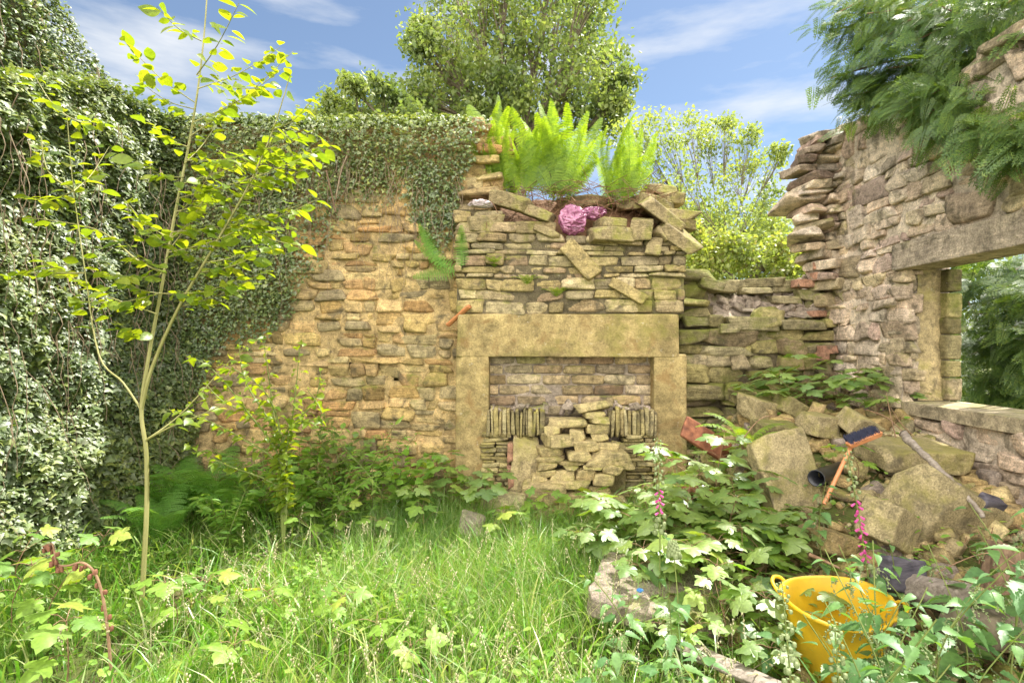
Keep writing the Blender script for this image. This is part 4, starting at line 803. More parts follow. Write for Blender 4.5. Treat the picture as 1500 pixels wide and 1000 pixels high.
for px, Y, sc, lab in [(255, 4.5, 1.1, 'dark arching fern at the foot of the wall behind the sapling trunk'), (310, 4.55, 1.2, 'wide arching fern between the sapling and the young tree'), (235, 4.0, .9, 'low fern in deep shade beside the ivy'), (345, 4.4, .9, 'shaded fern just left of the young tree')]:
    x = X(px, Y); fern(lab, (x, Y, ground_z(x, Y)), [(a + RNG(px).uniform(-15, 15), 0, sc * s_, 'arch') for a, s_ in zip(range(-170, 180, 45), [1, .85, 1.1, .9, 1, .8, 1.05, .9])], 'fern2', 'shaded ferns at the back wall foot')
x = X(1090, 4.0); fern('small bright fern on the rubble above the leaning slab', P(1095, 655, 3.95), [(175, 20, .62, 'arch'), (150, 5, .6, 'arch'), (200, 40, .5, 'arch'), (230, 10, .5, 'arch'), (-40, 20, .5, 'arch'), (0, 10, .5, 'arch')], 'fern')
r = RNG(77); m_ = MB()
for k in range(420):
    px = r.uniform(700, 960); c0 = P(px, r.uniform(272, 306), r.uniform(4.93, 5.3)); d = nrm(A([r.normal(0, 1), r.normal(0, .5) - .3, r.normal(-.1, .35)])) * r.uniform(.06, .28); tube(m_, [c0, c0 + d * .5 + [0, 0, .015], c0 + d], r.uniform(.0015, .0035), 3, False)
tag(m_.build('dead_fern_stalks', M['litter']), 'tangle of dead brown fern stalks lying on the chimney top', 'stalks', kind='stuff')
for px, py, lab in [(724, 392, 'tiny fern tuft on the chimney breast, nearest its left edge'), (772, 418, 'small fern tuft with brown roots above the middle of the lintel'), (815, 436, 'small leafy tuft just above the lintel, right of the brown rooted one')]:
    fern(lab, P(px, py, 4.9), [(a, 15, .26, 'arch') for a in (180, -120, -60, 0, -90, 45)], 'fern', 'tufts in the chimney breast joints')

# --- nettles
def nettle(seed, H=.8, nn=7, size=.11, flowers=True):
    r = RNG(seed); t = thing('nettle', '', 'nettle', (0, 0, 0)); s_ = MB(); l_ = MB(); f_ = MB()
    p = smooth_path([(0, 0, -.02), (r.normal(0, .03), r.normal(0, .03), H * .5), (r.normal(0, .07), r.normal(0, .07), H)], 6); tube(s_, p, np.linspace(.004, .0018, len(p)), 5, False)
    for q in range(nn):
        tt = .25 + .75 * (q + .6) / nn; c = p[min(int(tt * (len(p) - 1)), len(p) - 1)]; sz = size * (1.1 - .75 * max(0, tt - .55) / .45)
        for e in (0, 1):
            a = q * 1.57 + e * np.pi + r.normal(0, .2); d = np.array([np.cos(a), np.sin(a), .3]); e1 = c + d * .02
            D = nrm(np.array([d[0], d[1], r.uniform(-.45, .25)])); Un = nrm(np.array([0, 0, 1.0]) + r.normal(0, .2, 3)); Un = nrm(Un - (Un * D).sum() * D); place(l_, NET[0], NET[1], [e1], frames(D[None], Un[None]), [sz * r.uniform(.85, 1.2)])
            if flowers and .4 < tt < .95:
                for w in range(2):
                    a2 = a + r.normal(0, .6); g = c + np.array([np.cos(a2), np.sin(a2), 0]) * .012; g2 = g + np.array([np.cos(a2) * .025, np.sin(a2) * .025, -.015]); g3_ = g2 + [r.normal(0, .006), r.normal(0, .006), -.03 * r.uniform(.6, 1.4)]
                    pp = smooth_path([g, g2, g3_], 3); m = 9; C = pp[r.integers(1, len(pp), m)] + r.normal(0, .0022, (m, 3)); V, F = rocks(C, np.full((m, 3), .0026), r, 1, 0, 0, 4, 0); f_.add(V, F); tube(f_, pp, .0007, 3, False)
    s_.build('stem', M['stem'], t); l_.build('leaves', M['net'], t)
    if flowers: f_.build('blossom', M['bud'], t)
    return t
NT = [nettle(201, .8, 8, .12), nettle(202, .65, 7, .11), nettle(203, .5, 6, .10, False), nettle(204, .95, 9, .13)]
GN = 'nettles in the right foreground'
for (px, Y, k, sc, lab) in [(1245, 1.75, 1, 1.0, 'nettle with drooping tassels rising in front of the yellow tub'), (1330, 1.5, 1, 1.0, 'nearest nettle with very broad leaves at the bottom, right of the tub'), (1290, 1.9, 1, .9, 'nettle behind the nearest one, over the right rim of the tub'), (1390, 1.8, 0, .95, 'tall nettle with a dark stem right of the tub'), (1440, 1.7, 1, .9, 'nettle at the lower right with spread blue green leaves'), (1475, 1.95, 3, 1.05, 'tallest nettle at the right edge, in front of the rotten log'),
    (1490, 1.6, 1, .9, 'nettle in the bottom right corner'), (1350, 2.2, 2, 1.0, 'short nettle between the tub and the grey log'), (1420, 2.3, 2, 1.1, 'short nettle in front of the grey log'), (1470, 2.4, 2, 1.1, 'short nettle beside the rotten log'), (1210, 2.95, 1, .9, 'slender nettle before the leaning slab, left of the foxglove'),
    (930, 2.2, 1, .8, 'bright nettle at the bottom, left of the plank'), (985, 2.1, 1, .9, 'sunlit nettle in the bottom centre beside the boulder'), (1035, 2.0, 2, 1.0, 'low nettle over the near end of the plank'), (910, 2.5, 2, 1.0, 'short nettle before the pale boulder'), (1395, 1.45, 2, 1.0, 'low nettle at the bottom edge below the tall dark stemmed one'), (1130, 2.3, 2, .8, 'short nettle at the left side of the tub'), (1500, 2.2, 1, 1.0, 'nettle half cut by the right edge, above the corner one'), (1300, 2.6, 2, .9, 'short nettle between the tub and the foxglove'),
    (1375, 1.2, 1, 1.05, 'closest of all the nettles, a giant leaf at the bottom right of the tub'), (1290, 1.45, 2, 1.1, 'nettle whose leaves cross the front of the yellow tub'), (1450, 1.35, 2, 1.1, 'broad leaved nettle at the bottom, second from the right corner'), (1255, 1.35, 1, .85, 'nettle at the bottom edge crossing in front of the tub, left of the nearest one'), (1310, 1.6, 1, 1.1, 'nettle with upper leaves over the tub rim, right of its middle'), (1340, 1.75, 1, 1.0, 'nettle right against the right side of the tub'), (1410, 2.05, 1, .95, 'nettle rising through the mossy log'), (1365, 1.95, 2, 1.15, 'leafy nettle between the tub and the mossy log'), (1455, 2.1, 1, 1.0, 'nettle before the rotten stump'), (1200, 1.5, 2, .9, 'low nettle below the tub at the bottom edge'), (1300, 1.75, 0, .95, 'tall nettle standing straight before the right half of the tub'), (1325, 1.9, 3, .8, 'nettle leaning over the right rim of the tub'), (1295, 2.0, 1, 1.1, 'leafy nettle hiding the right front of the tub'), (1240, 1.85, 2, 1.1, 'low nettle hiding the foot of the tub'), (1265, 1.6, 2, 1.15, 'nettle before the middle of the tub, leaves across its front'), (1120, 1.6, 2, .9, 'low nettle over the end of the grey plank'),
    (955, 1.9, 2, 1.0, 'bright low nettle at the bottom edge left of the plank'), (1060, 1.75, 2, 1.0, 'nettle at the bottom edge over the middle of the plank'), (880, 2.0, 2, .8, 'small nettle at the bottom edge of the long grass'), (1500, 1.3, 1, .9, 'nettle leaning out of the frame at the bottom right corner')]:
    put(NT, k, px, 0, Y, lab, GN, sc=sc)
for o in NT:
    for c in list(o.children): bpy.data.objects.remove(c)
    bpy.data.objects.remove(o)

# --- foxgloves
def foxglove(label, px, py_top, Y, lean=0.0, flowers=(), pods=True, budz=(.45, 1.0), seed=1):
    r = RNG(seed); b = P(px, 0, Y); b[2] = ground_z(b[0], Y); top = P(px + lean, py_top, Y); t = thing('foxglove', label, 'foxglove', b)
    p = smooth_path([b, (b * .5 + top * .5) + [.01, 0, 0], top], 8); s_ = MB(); tube(s_, p, np.linspace(.005, .0018, len(p)), 6, False); s_.build('stem', M['stem'], t)
    L_ = np.linspace(0, 1, len(p)); at = lambda q: np.array([np.interp(q, L_, p[:, c]) for c in range(3)]); bd = MB(); fl = MB(); lf = MB(); nb = 44
    for k in range(nb):
        q = budz[0] + (budz[1] - budz[0]) * k / nb; a = k * 2.4; d = np.array([np.cos(a), np.sin(a) * .8 - .3, -.35]); sz = .010 * (1.25 - (q - budz[0]) / (1.001 - budz[0])) + .0025
        pos = at(q) + nrm(d) * (.012 + sz)
        isf = any(abs(q - f) < .022 for f in flowers)
        if isf:
            T = []; 
            dd = nrm(d - [0, 0, .3]); u = nrm(np.cross(dd, [0, 0, 1])); w = np.cross(dd, u); rad = [.002, .0045, .0055, .007]; hh = [0, .005, .014, .022]; ns = 8; an = np.linspace(0, 2 * np.pi, ns, endpoint=False)
            V = np.concatenate([at(q) + dd * (h + .006) + rr * (np.cos(an)[:, None] * u + np.sin(an)[:, None] * w) for rr, h in zip(rad, hh)]); i, j = np.meshgrid(np.arange(3), np.arange(ns), indexing='ij'); i, j = i.ravel(), j.ravel(); j2 = (j + 1) % ns
            fl = MB(); fl.add(V, np.stack([i * ns + j, i * ns + j2, (i + 1) * ns + j2, (i + 1) * ns + j], 1)); fl.build('flower', M['pink'], t)
        else:
            V, F = rocks([pos], [(sz * .8, sz * .8, sz)], r, 3, 0, 0, 3.0, .05); bd.add(V, F)
            place(bd, *QL, [at(q)], frames(nrm(d + [0, 0, .5])[None], np.array([[0, 0, 1.]])), [sz * 2.2])
    bd.build('flower_spike', M['bud'], t)
    seg_leaves(lf, p[:int(len(p) * .55)], strip_leaf(10, .34, .42, .05, .3, .5), r, 7, .17, t0=.1, spread=.9, droop=0); lf.build('leaves', M['net'], t); return t
foxglove('foxglove spike with two pink flowers standing before the right fireplace jamb', 965, 640, 2.9, -2, (.62, .66, .69), False, (.5, 1), 2)
foxglove('foxglove spike with pink flowers leaning in front of the rubble blocks', 1285, 655, 2.5, -45, (.45, .47, .5, .53, .55, .59, .62, .66, .7), False, (.4, 1), 3)
foxglove('foxglove spike of green seed pods left of the yellow tub', 1165, 850, 1.75, -20, (), True, (.3, 1), 4)
foxglove('short foxglove spike of pods in front of the yellow tub', 1230, 905, 1.7, -8, (), True, (.3, 1), 5)
foxglove('broad leaved green foxglove stem rising over the pale boulder', 995, 790, 2.6, -10, (), False, (.85, 1), 6)
# dried bent stalk
r = RNG(91); b = P(162, 1000, 2.3); b[2] = ground_z(b[0], 2.3)
t = thing('dried_stalk', 'brown dried foxglove stalk bent over at the top, hung with withered pods', 'plant', b)
p = smooth_path([b, P(163, 990, 2.3), P(155, 900, 2.3), P(142, 845, 2.3), P(122, 824, 2.3), P(100, 828, 2.3), P(84, 826, 2.3), P(80, 810, 2.3), P(76, 796, 2.3), P(62, 800, 2.3)], 5)
m_ = MB(); tube(m_, p, np.linspace(.0065, .003, len(p)), 6); m_.build('stem', M['twig'], t); m_ = MB()
for q in np.linspace(.2, 1, 26):
    c = p[int(q * (len(p) - 1))]; m_ = MB(); V, F = rocks([c + [r.choice([-1, 1]) * .012, r.normal(0, .01), -.014]], [(.007, .007, .012)], r, 4, 2, .1, 4, .25); m_.add(V, F); m_.build('withered_pod', M['pod'], t)

# ================================================================== GRASS AND GROUND COVER
def strip_blades(mb, C, rng, h, w, bend):
    n = len(C); az = rng.uniform(0, 2 * np.pi, n); d = np.stack([np.cos(az), np.sin(az), 0 * az], 1); az2 = rng.uniform(0, 2 * np.pi, n); s_ = np.stack([np.cos(az2), np.sin(az2), 0 * az2], 1); k = 5
    t = np.linspace(0, 1, k)[None, :, None]; hh = h[:, None, None]; bb = bend[:, None, None]
    c = C[:, None] + np.array([0, 0, 1.0]) * hh * (t - .35 * bb * t ** 2.2) + d[:, None] * hh * bb * t ** 1.9 * .8
    ww = (w[:, None, None] * (1 - t) ** .6)
    V = np.concatenate([c - s_[:, None] * ww, c[:, :] + s_[:, None] * ww], 1).reshape(-1, 3); i = np.arange(k - 1)
    F = np.stack([i, i + 1, k + i + 1, k + i], 1); mb.add(V, (F[None] + (np.arange(n) * 2 * k)[:, None, None]).reshape(-1, 4))
r = RNG(301)
def scatter(n, x0, x1, y0, y1, dens):
    x = r.uniform(x0, x1, n); y = r.uniform(y0, y1, n); k = r.random(n) < dens(x, y); return x[k], y[k]
def gd(x, y): return np.clip(1 - (x - (0.55 + .1 * np.sin(y * 3))) / .7, 0.02, 1) * np.clip(.55 + .9 * fbm(v3(x * 2, y * 2, 0), 7, 2), .12, 1) * (y < 4.95)
x, y = scatter(150000, -3.3, 1.7, 1.5, 4.9, gd); n = len(x); tall = np.clip(.65 + .8 * fbm(v3(x * 1.4, y * 1.4, 3), 17, 2), .3, 1.3) * (1 - .42 * sm((-x - .7) / 1.0)) * (1 - .25 * sm((3.0 - y) / .8))
mb = MB(); strip_blades(mb, np.stack([x, y, ground_z(x, y) - .01], 1), r, r.uniform(.12, .42, n) * tall, r.uniform(.0013, .0034, n), np.clip(r.normal(.6, .35, n), .05, 1.3))
x, y = scatter(5000, -1.2, 1.0, 2.6, 4.2, lambda x, y: 1 + 0 * x); n = len(x); strip_blades(mb, np.stack([x, y, ground_z(x, y)], 1), r, r.uniform(.25, .5, n), r.uniform(.0008, .0016, n), np.clip(r.normal(.7, .3, n), .1, 1.3))
x, y = scatter(9000, -3.2, 1.4, 1.6, 4.8, gd); n = len(x); strip_blades(mb, np.stack([x, y, ground_z(x, y)], 1), r, r.uniform(.15, .4, n), r.uniform(.004, .008, n), np.clip(r.normal(.8, .3, n), .2, 1.3))
tag(mb.build('grass', M['grass'], origin=(0, 0, 0)), 'long green grass filling the ruined room', 'grass', kind='stuff')
mb = MB(); x, y = scatter(1500, -1.9, 1.2, 1.8, 4.0, gd); n = len(x)
strip_blades(mb, np.stack([x, y, ground_z(x, y)], 1), r, r.uniform(.15, .42, n), r.uniform(.001, .0022, n), np.clip(r.normal(.9, .5, n), .05, 1.6))
for k in range(0, n, 4):
    h = r.uniform(.2, .42); d = r.normal(0, .12, 2); b0 = A([x[k], y[k], ground_z(x[k], y[k])]); tp = b0 + [d[0], d[1], h]; tube(mb, smooth_path([b0, b0 + [d[0] * .3, d[1] * .3, h * .6], tp], 3), .0008, 3, False); V, F = rocks(tp + r.normal(0, .004, (7, 3)) - np.arange(7)[:, None] * A([d[0], d[1], h]) * .035, np.full((7, 3), .0028) * [1, 1, 2.2], r, 1, 0, 0, 4, 0); mb.add(V, F)
tag(mb.build('dry_grass', M['straw'], origin=(0, 0, 0)), 'pale dry straw and seed heads standing in the green grass', 'grass', kind='stuff')
x, y = scatter(26000, -3.3, 3.0, 1.3, 5.0, lambda x, y: np.clip(.25 + 1.1 * fbm(v3(x * 1.7, y * 1.7, 9), 27, 3) + .25 * (x > .6) - .35 * (x > 1.7) * (y > 2.6), .03, 1)); n = len(x)
mb = MB(); az = r.uniform(0, 6.28, n); D = nrm(np.stack([np.cos(az), np.sin(az), r.uniform(-.3, .5, n)], 1)); Un = nrm(r.normal(0, .35, (n, 3)) + [0, 0, 1]); Un = nrm(Un - (Un * D).sum(1, keepdims=True) * D)
place(mb, *SML, np.stack([x, y, ground_z(x, y) + r.uniform(.01, .17, n)], 1), frames(D, Un), r.uniform(.02, .06, n)); tag(mb.build('ground_cover', M['herb'], origin=(0, 0, 0)), 'small leaved weeds growing among the grass', 'weeds', kind='stuff')
# needle litter and twigs on the rubble
n = 9000; x = r.uniform(.9, 3.0, n); y = r.uniform(2.0, 5.1, n); mb = MB(); az = r.uniform(0, 6.28, n); D = np.stack([np.cos(az), np.sin(az), r.normal(0, .25, n)], 1); Ln = r.uniform(.02, .12, n); c = np.stack([x, y, ground_z(x, y) + r.uniform(.005, .05, n)], 1)
T = A([(-.02, 0, 0), (.02, 0, 0), (.015, 1, .1), (-.015, 1, .1)]); place(mb, T, np.array([[0, 1, 2, 3]]), c, frames(nrm(D), np.tile([[0, 0, 1.]], (n, 1))), Ln)
tag(mb.build('debris', M['litter'], origin=(0, 0, 0)), 'brown needles and broken twigs littering the rubble heap', 'debris', kind='stuff')

# ================================================================== LOOSE STONES
def ordn(k): return ['first', 'second', 'third', 'fourth', 'fifth', 'sixth', 'seventh', 'eighth', 'ninth', 'tenth', 'eleventh', 'twelfth', 'thirteenth', 'fourteenth', 'fifteenth'][k]
r = RNG(401)
rows = [[(435, 830, 160, 110), (575, 890, 130, 30), (705, 868, 145, 50)], [(575, 845, 110, 58), (685, 840, 85, 42)], [(555, 797, 175, 42), (680, 812, 95, 22)], [(430, 778, 75, 50), (530, 758, 85, 52), (612, 750, 84, 50), (700, 770, 100, 46)], [(450, 745, 85, 30), (560, 721, 70, 16), (655, 724, 90, 20), (738, 732, 68, 45)], [(455, 713, 80, 36), (555, 704, 120, 18), (735, 682, 160, 60)], [(475, 685, 110, 24), (587, 677, 112, 36)], [(470, 655, 112, 36), (620, 632, 112, 55), (712, 638, 95, 36)], [(505, 610, 125, 50), (590, 583, 62, 48), (675, 597, 76, 42)], [(485, 572, 62, 34), (663, 560, 95, 42)], [(545, 540, 165, 40), (670, 525, 78, 30)], [(650, 505, 70, 30)], [(652, 475, 112, 42)]]
for ri, row in enumerate(rows):
    row = sorted(row, key=lambda q: q[0])
    for ci, (zx, zy, w, h) in enumerate(row):
        px, py = 640 + zx / 2.8575, 430 + zy / 2.8575; Y = 4.70 + .11 * (ri / 12) + r.normal(0, .01); sc = Y / FPX / 2.8575
        m_ = MB(); V, F = rocks([P(px, py, Y)], [(w * sc / 2 * .98, .07 + r.uniform(0, .06), h * sc / 2 * 1.0)], r, 13, 5, .13, 20, .07, rot=[(r.normal(0, .08), -.28 if ri == 12 else r.normal(0, .05), r.normal(0, .15))]); m_.add(V, F)
        pos = 'only stone' if len(row) == 1 else ('leftmost stone' if ci == 0 else ('rightmost stone' if ci == len(row) - 1 else ordn(ci) + ' stone from the left'))
        rn = 'top' if ri == 12 else ('bottom' if ri == 0 else ordn(ri)); ad = 'big ' if w * h > 8000 else ('thin flat ' if h < 26 else '')
        tag(m_.build('loose_stone', M['rock']), f'{ad}{pos} in the {rn} row{"" if ri in (0, 12) else " up"} of the fireplace stack'.replace('flat only', 'flat, only'), 'stone', 'stones loosely stacked in the fireplace')
def bigrock(name, label, px, py, Y, w, h, d, rot=(0, 0, 0), mat='slab', chops=3, p=22, rough=.07, n=34, group=None, cat='stone'):
    m_ = MB(); V, F = rocks([P(px, py, Y)], [(w * Y / FPX / 2, d / 2, h * Y / FPX / 2)], RNG(int(px * 7 + py)), n, chops, .05, p, rough, rot=[rot]); m_.add(V, F); return tag(m_.build(name, M[mat]), label, cat, group)
GB = 'large fallen blocks on the rubble heap'
bigrock('stone_slab', 'tall flat stone slab leaning upright left of the broom', 1155, 715, 3.6, 84, 160, .15, (-.32, -.16, .25), chops=2, p=30, rough=.05, group=GB)
bigrock('stone_slab', 'flat grey slab lying under the stick, right of the broom head', 1328, 666, 3.65, 124, 34, .40, (.14, .05, .12), chops=4, group=GB)
bigrock('stone_block', 'largest square block tilted below the flat slab and stick', 1368, 748, 3.2, 120, 108, .34, (.35, .42, .35), chops=3, p=26, rough=.06, group=GB)
bigrock('stone_block', 'angular mossy block left of the largest tilted block', 1300, 766, 3.0, 66, 56, .22, (.2, .45, .6), chops=4, group=GB)
bigrock('stone_block', 'square block under the saplings behind the broom head', 1256, 622, 4.0, 46, 34, .20, (.4, .5, .3), chops=2, group=GB)
bigrock('stone_block', 'squared block behind the leaning slab, left of the broom', 1197, 622, 4.1, 48, 30, .22, (.1, .1, .4), chops=2, group=GB)
bigrock('stone_block', 'upper block resting against the broken low wall', 1112, 598, 4.6, 60, 30, .25, (.2, .18, .3), chops=3, group=GB)
bigrock('stone_block', 'long mossy block at the foot of the broken low wall', 1115, 582, 4.85, 80, 22, .25, (.1, .03, .1), 'dark', chops=3, group=GB)
bigrock('stone_block', 'small angled block right of the long mossy one', 1160, 598, 4.5, 44, 26, .2, (.1, .5, .2), 'dark', group=GB)
bigrock('stone_block', 'low wide block under the small bright fern', 1140, 632, 4.2, 70, 26, .25, (.1, .05, .1), 'dark', group=GB)
bigrock('boulder', 'pale sandy boulder lying in the sunny grass before the saplings', 968, 870, 2.95, 195, 30, .60, (.08, .10, -.25), 'core', chops=5, p=9, rough=.08)
bigrock('boulder', 'small pale stone half hidden in the grass below the fireplace', 690, 768, 4.1, 36, 26, .16, (0, .2, 0), 'core', 5, 8, .08, 12)
bigrock('boulder', 'brown stone lying at the foot of the left pier of thin stones', 738, 735, 4.55, 60, 26, .2, (0, .05, 0), 'rock', 4, 12, .08, 12)
bigrock('boulder', 'little grey stone in the shaded grass by the young tree', 461, 782, 4.1, 18, 16, .1, (0, .2, 0), 'rock', 4, 10, .08, 8)
bigrock('boulder', 'grey stone between the leaning slab and the yellow tub', 1210, 790, 3.1, 56, 30, .25, (0, .3, .4), 'rock', 4, 12, .08, 14)
bigrock('slate_piece', 'dark slate lying at the lower end of the stick', 1448, 742, 3.05, 42, 30, .06, (.4, .3, .3), 'shale', 2, 26, .02, 10, cat='slate')
bigrock('slate_piece', 'dark slate standing behind the yellow tub', 1325, 842, 2.6, 60, 50, .05, (-.3, .2, .1), 'shale', 2, 26, .02, 10, cat='slate')
# smaller rubble, zone by zone
zones = [('at the foot of the broken low wall', 1050, 1220, 4.4, 5.05, 20, (.045, .10)), ('between the leaning slab and the broom head', 1180, 1245, 3.55, 4.1, 14, (.035, .08)), ('below the window sill', 1330, 1480, 3.4, 4.0, 14, (.03, .08)), ('around the rusty plate beside the right jamb', 1010, 1090, 4.0, 4.7, 14, (.04, .09)), ('below the flat slab', 1225, 1310, 3.0, 3.5, 12, (.03, .07)), ('in front of the largest tilted block', 1290, 1450, 2.55, 2.95, 13, (.02, .06)), ('in front of the leaning slab', 1130, 1230, 2.7, 3.3, 11, (.03, .07)), ('in the corner under the window jamb', 1235, 1330, 4.1, 4.9, 14, (.05, .11)), ('strewn at the hearth below the loose stack', 745, 915, 4.45, 4.65, 9, (.04, .09))]
for zn, p0, p1, y0, y1, cnt, sz in zones:
    L_ = sorted([(r.uniform(p0, p1), r.uniform(y0, y1)) for _ in range(cnt)])
    for k, (px, Y) in enumerate(L_):
        s_ = r.uniform(*sz); x = X(px, Y); m_ = MB(); V, F = rocks([(x, Y, ground_z(x, Y) + s_ * r.uniform(.2, .7))], [(s_ * 1.2, s_, s_ * .7)], r, 11, 4, .12, 14, .07, rot=[r.normal(0, .3, 3)]); m_.add(V, F)
        pos = 'leftmost stone' if k == 0 else ('rightmost stone' if k == cnt - 1 else ordn(k) + ' stone from the left') if k < 15 else 'late stone'
        if k >= 15: pos = ordn(cnt - 1 - k) + ' stone from the right'
        pos = pos.replace('stone from the', 'small stone from').replace('most stone', 'most small stone').replace('small small', 'small')
        tag(m_.build('loose_stone', M[['rock', 'dark', 'slab', 'rock', 'core'][r.integers(0, 5)]]), f'{pos}, {zn}', 'stone', 'small rubble ' + zn)

mb = MB(); n = 2600; x = r.uniform(.75, 2.95, n); y = r.uniform(1.7, 5.15, n); s_ = r.uniform(.006, .03, n) * (1 + 1.2 * (r.random(n) < .12))
V, F = rocks(np.stack([x, y, ground_z(x, y) + s_ * r.uniform(.2, 1.2, n)], 1), np.stack([s_ * r.uniform(.8, 1.7, n), s_, s_ * r.uniform(.4, .9, n)], 1), r, 3, 3, .15, 12, .1, rot=r.normal(0, .6, (n, 3))); mb.add(V, F)
tag(mb.build('gravel', M['rock'], origin=(0, 0, 0)), 'stone chippings and mortar crumbs scattered over the rubble heap', 'rubble', kind='stuff')
# ================================================================== OTHER OBJECTS
# yellow tub
r = RNG(501); c = np.array([X(1224, 2.4), 2.4, .06]); t = thing('plastic_tub', 'bright yellow flexible plastic tub with rim handles standing among the nettles', 'tub', c)
prof = [(.0, .0), (.165, .0), (.178, .012), (.195, .12), (.222, .26), (.238, .335), (.248, .340), (.250, .352), (.240, .356), (.232, .345), (.214, .25), (.188, .12), (.165, .02), (0, .016)]
na = 48; an = np.linspace(0, 2 * np.pi, na, endpoint=False); V = np.concatenate([np.stack([rr * np.cos(an) * 1.03, rr * np.sin(an) * .97, np.full(na, zz)], 1) for rr, zz in prof]); i, j = np.meshgrid(np.arange(len(prof) - 1), np.arange(na), indexing='ij'); i, j = i.ravel(), j.ravel(); j2 = (j + 1) % na
Rt = rot_xyz([(.10, -.05, 0)])[0]; V[:, :2] *= .88; V[:, 2] += .012 * np.cos(2 * np.arctan2(V[:, 1], V[:, 0])) * (V[:, 2] / .35)
m_ = MB(); m_.add(V @ Rt.T + c, np.stack([i * na + j, i * na + j2, (i + 1) * na + j2, (i + 1) * na + j], 1)); m_.build('body', M['yellow'], t)
for sg in (2.6, -.55):
    hp = smooth_path([(np.cos(sg + d) * rr, np.sin(sg + d) * rr, zz) for d, rr, zz in [(-.30, .245, .345), (-.25, .268, .365), (-.1, .285, .378), (.1, .285, .378), (.25, .268, .365), (.30, .245, .345)]], 5); m_ = MB(); tube(m_, (hp * [.88, .88, 1]) @ Rt.T + c, .008, 8); m_.build('handle', M['yellow'], t)
# broom
b0 = P(1207, 738, 3.35); h0 = P(1268, 642, 3.5); t = thing('broom', 'broom with dark bristles and an orange wooden handle lying on the rubble', 'broom', b0)
m_ = MB(); tube(m_, [b0, b0 * .5 + P(1246, 655, 3.45) * .5, P(1246, 655, 3.45)], .013, 10); m_.build('handle', M['orangewood'], t)
a_, b_ = P(1242, 652, 3.42), P(1288, 634, 3.5); m_ = MB(); mid = (a_ + b_) / 2; ax = nrm(b_ - a_); ry = -math.atan2(ax[2], ax[0]); V, F = rocks([mid], [(np.linalg.norm(b_ - a_) / 2, .024, .016)], r, 12, 0, .02, 10, .02, rot=[(0.2, ry, .3)]); m_.add(V, F); m_.build('head', M['orangewood'], t)
m_ = MB(); nb = 700; tt = r.uniform(-.5, .5, nb); L_ = np.linalg.norm(b_ - a_); C = mid + tt[:, None] * ax * L_ * .95 + np.stack([0 * tt, r.uniform(-.03, .03, nb), r.uniform(0, .012, nb)], 1)
D = nrm(np.stack([r.normal(-.35, .12, nb), r.normal(.7, .15, nb), np.full(nb, 1.0)], 1)); T = A([(-.03, 0, 0), (.03, 0, 0), (.02, 1, 0), (-.02, 1, 0)]); place(m_, T, np.array([[0, 1, 2, 3]]), C, frames(D, np.tile([[0, -1., .1]], (nb, 1))), r.uniform(.04, .055, nb)); m_.build('bristles', M['bristle'], t)
# black pipe
t = MB(); pa, pb = P(1196, 700, 3.45), P(1240, 682, 3.85); ax = nrm(pb - pa); u = nrm(np.cross(ax, [0, 0, 1])); w = np.cross(u, ax); an = np.linspace(0, 2 * np.pi, 28, endpoint=False); ring = lambda c, rr: c + rr * (np.cos(an)[:, None] * u + np.sin(an)[:, None] * w)
V = np.concatenate([ring(pb, .045), ring(pa, .050), ring(pa - ax * .004, .053), ring(pa - ax * .004, .046), ring(pb, .040)]); i, j = np.meshgrid(np.arange(4), np.arange(28), indexing='ij'); i, j = i.ravel(), j.ravel(); j2 = (j + 1) % 28
t.add(V, np.stack([i * 28 + j, i * 28 + j2, (i + 1) * 28 + j2, (i + 1) * 28 + j], 1)); tag(t.build('plastic_pipe', M['black']), 'open black plastic pipe end lying between the leaning slab and broom handle', 'pipe')
# stick
m_ = MB(); p = smooth_path([P(1322, 634, 3.44), P(1333, 645, 3.36), P(1350, 662, 3.24), P(1385, 695, 3.08), P(1415, 725, 2.98), P(1440, 756, 2.9)], 5); p += RNG(5).normal(0, .004, p.shape); tube(m_, p, np.linspace(.026, .012, len(p)) * RNG(6).uniform(.85, 1.15, len(p)), 9); tag(m_.build('dead_stick', M['deadwood']), 'thick bare grey stick lying diagonally across the flat slab', 'stick')
for k, (lab, pts, rd) in enumerate([('thin forked twig bent down over the heap beneath the window jamb', [(1300, 590, 4.3), (1320, 620, 4), (1345, 645, 3.8)], .005), ('thin upright twig rising beside the stick under the window', [(1312, 640, 3.7), (1305, 610, 3.9), (1298, 575, 4.1)], .004), ('brown dead branch on the ground left of the tub rim', [(1186, 812, 2.9), (1205, 820, 2.85), (1230, 832, 2.8)], .012), ('bare bramble stem arching above the leaning slab', [(1090, 640, 3.8), (1120, 610, 3.9), (1165, 615, 4.0)], .004), ('dry reddish twigs at the top of the heap near the sill', [(1270, 600, 4.2), (1300, 612, 4.0), (1330, 640, 3.7)], .006), ('long dry stem crossing the right edge above the log', [(1500, 835, 2.5), (1440, 810, 2.6), (1330, 860, 2.6)], .004)]):
    m_ = MB(); p = smooth_path([P(*q) for q in pts], 6); tube(m_, p, np.linspace(rd, rd * .5, len(p)), 6); tag(m_.build('twig', M['twig']), lab, 'twig')
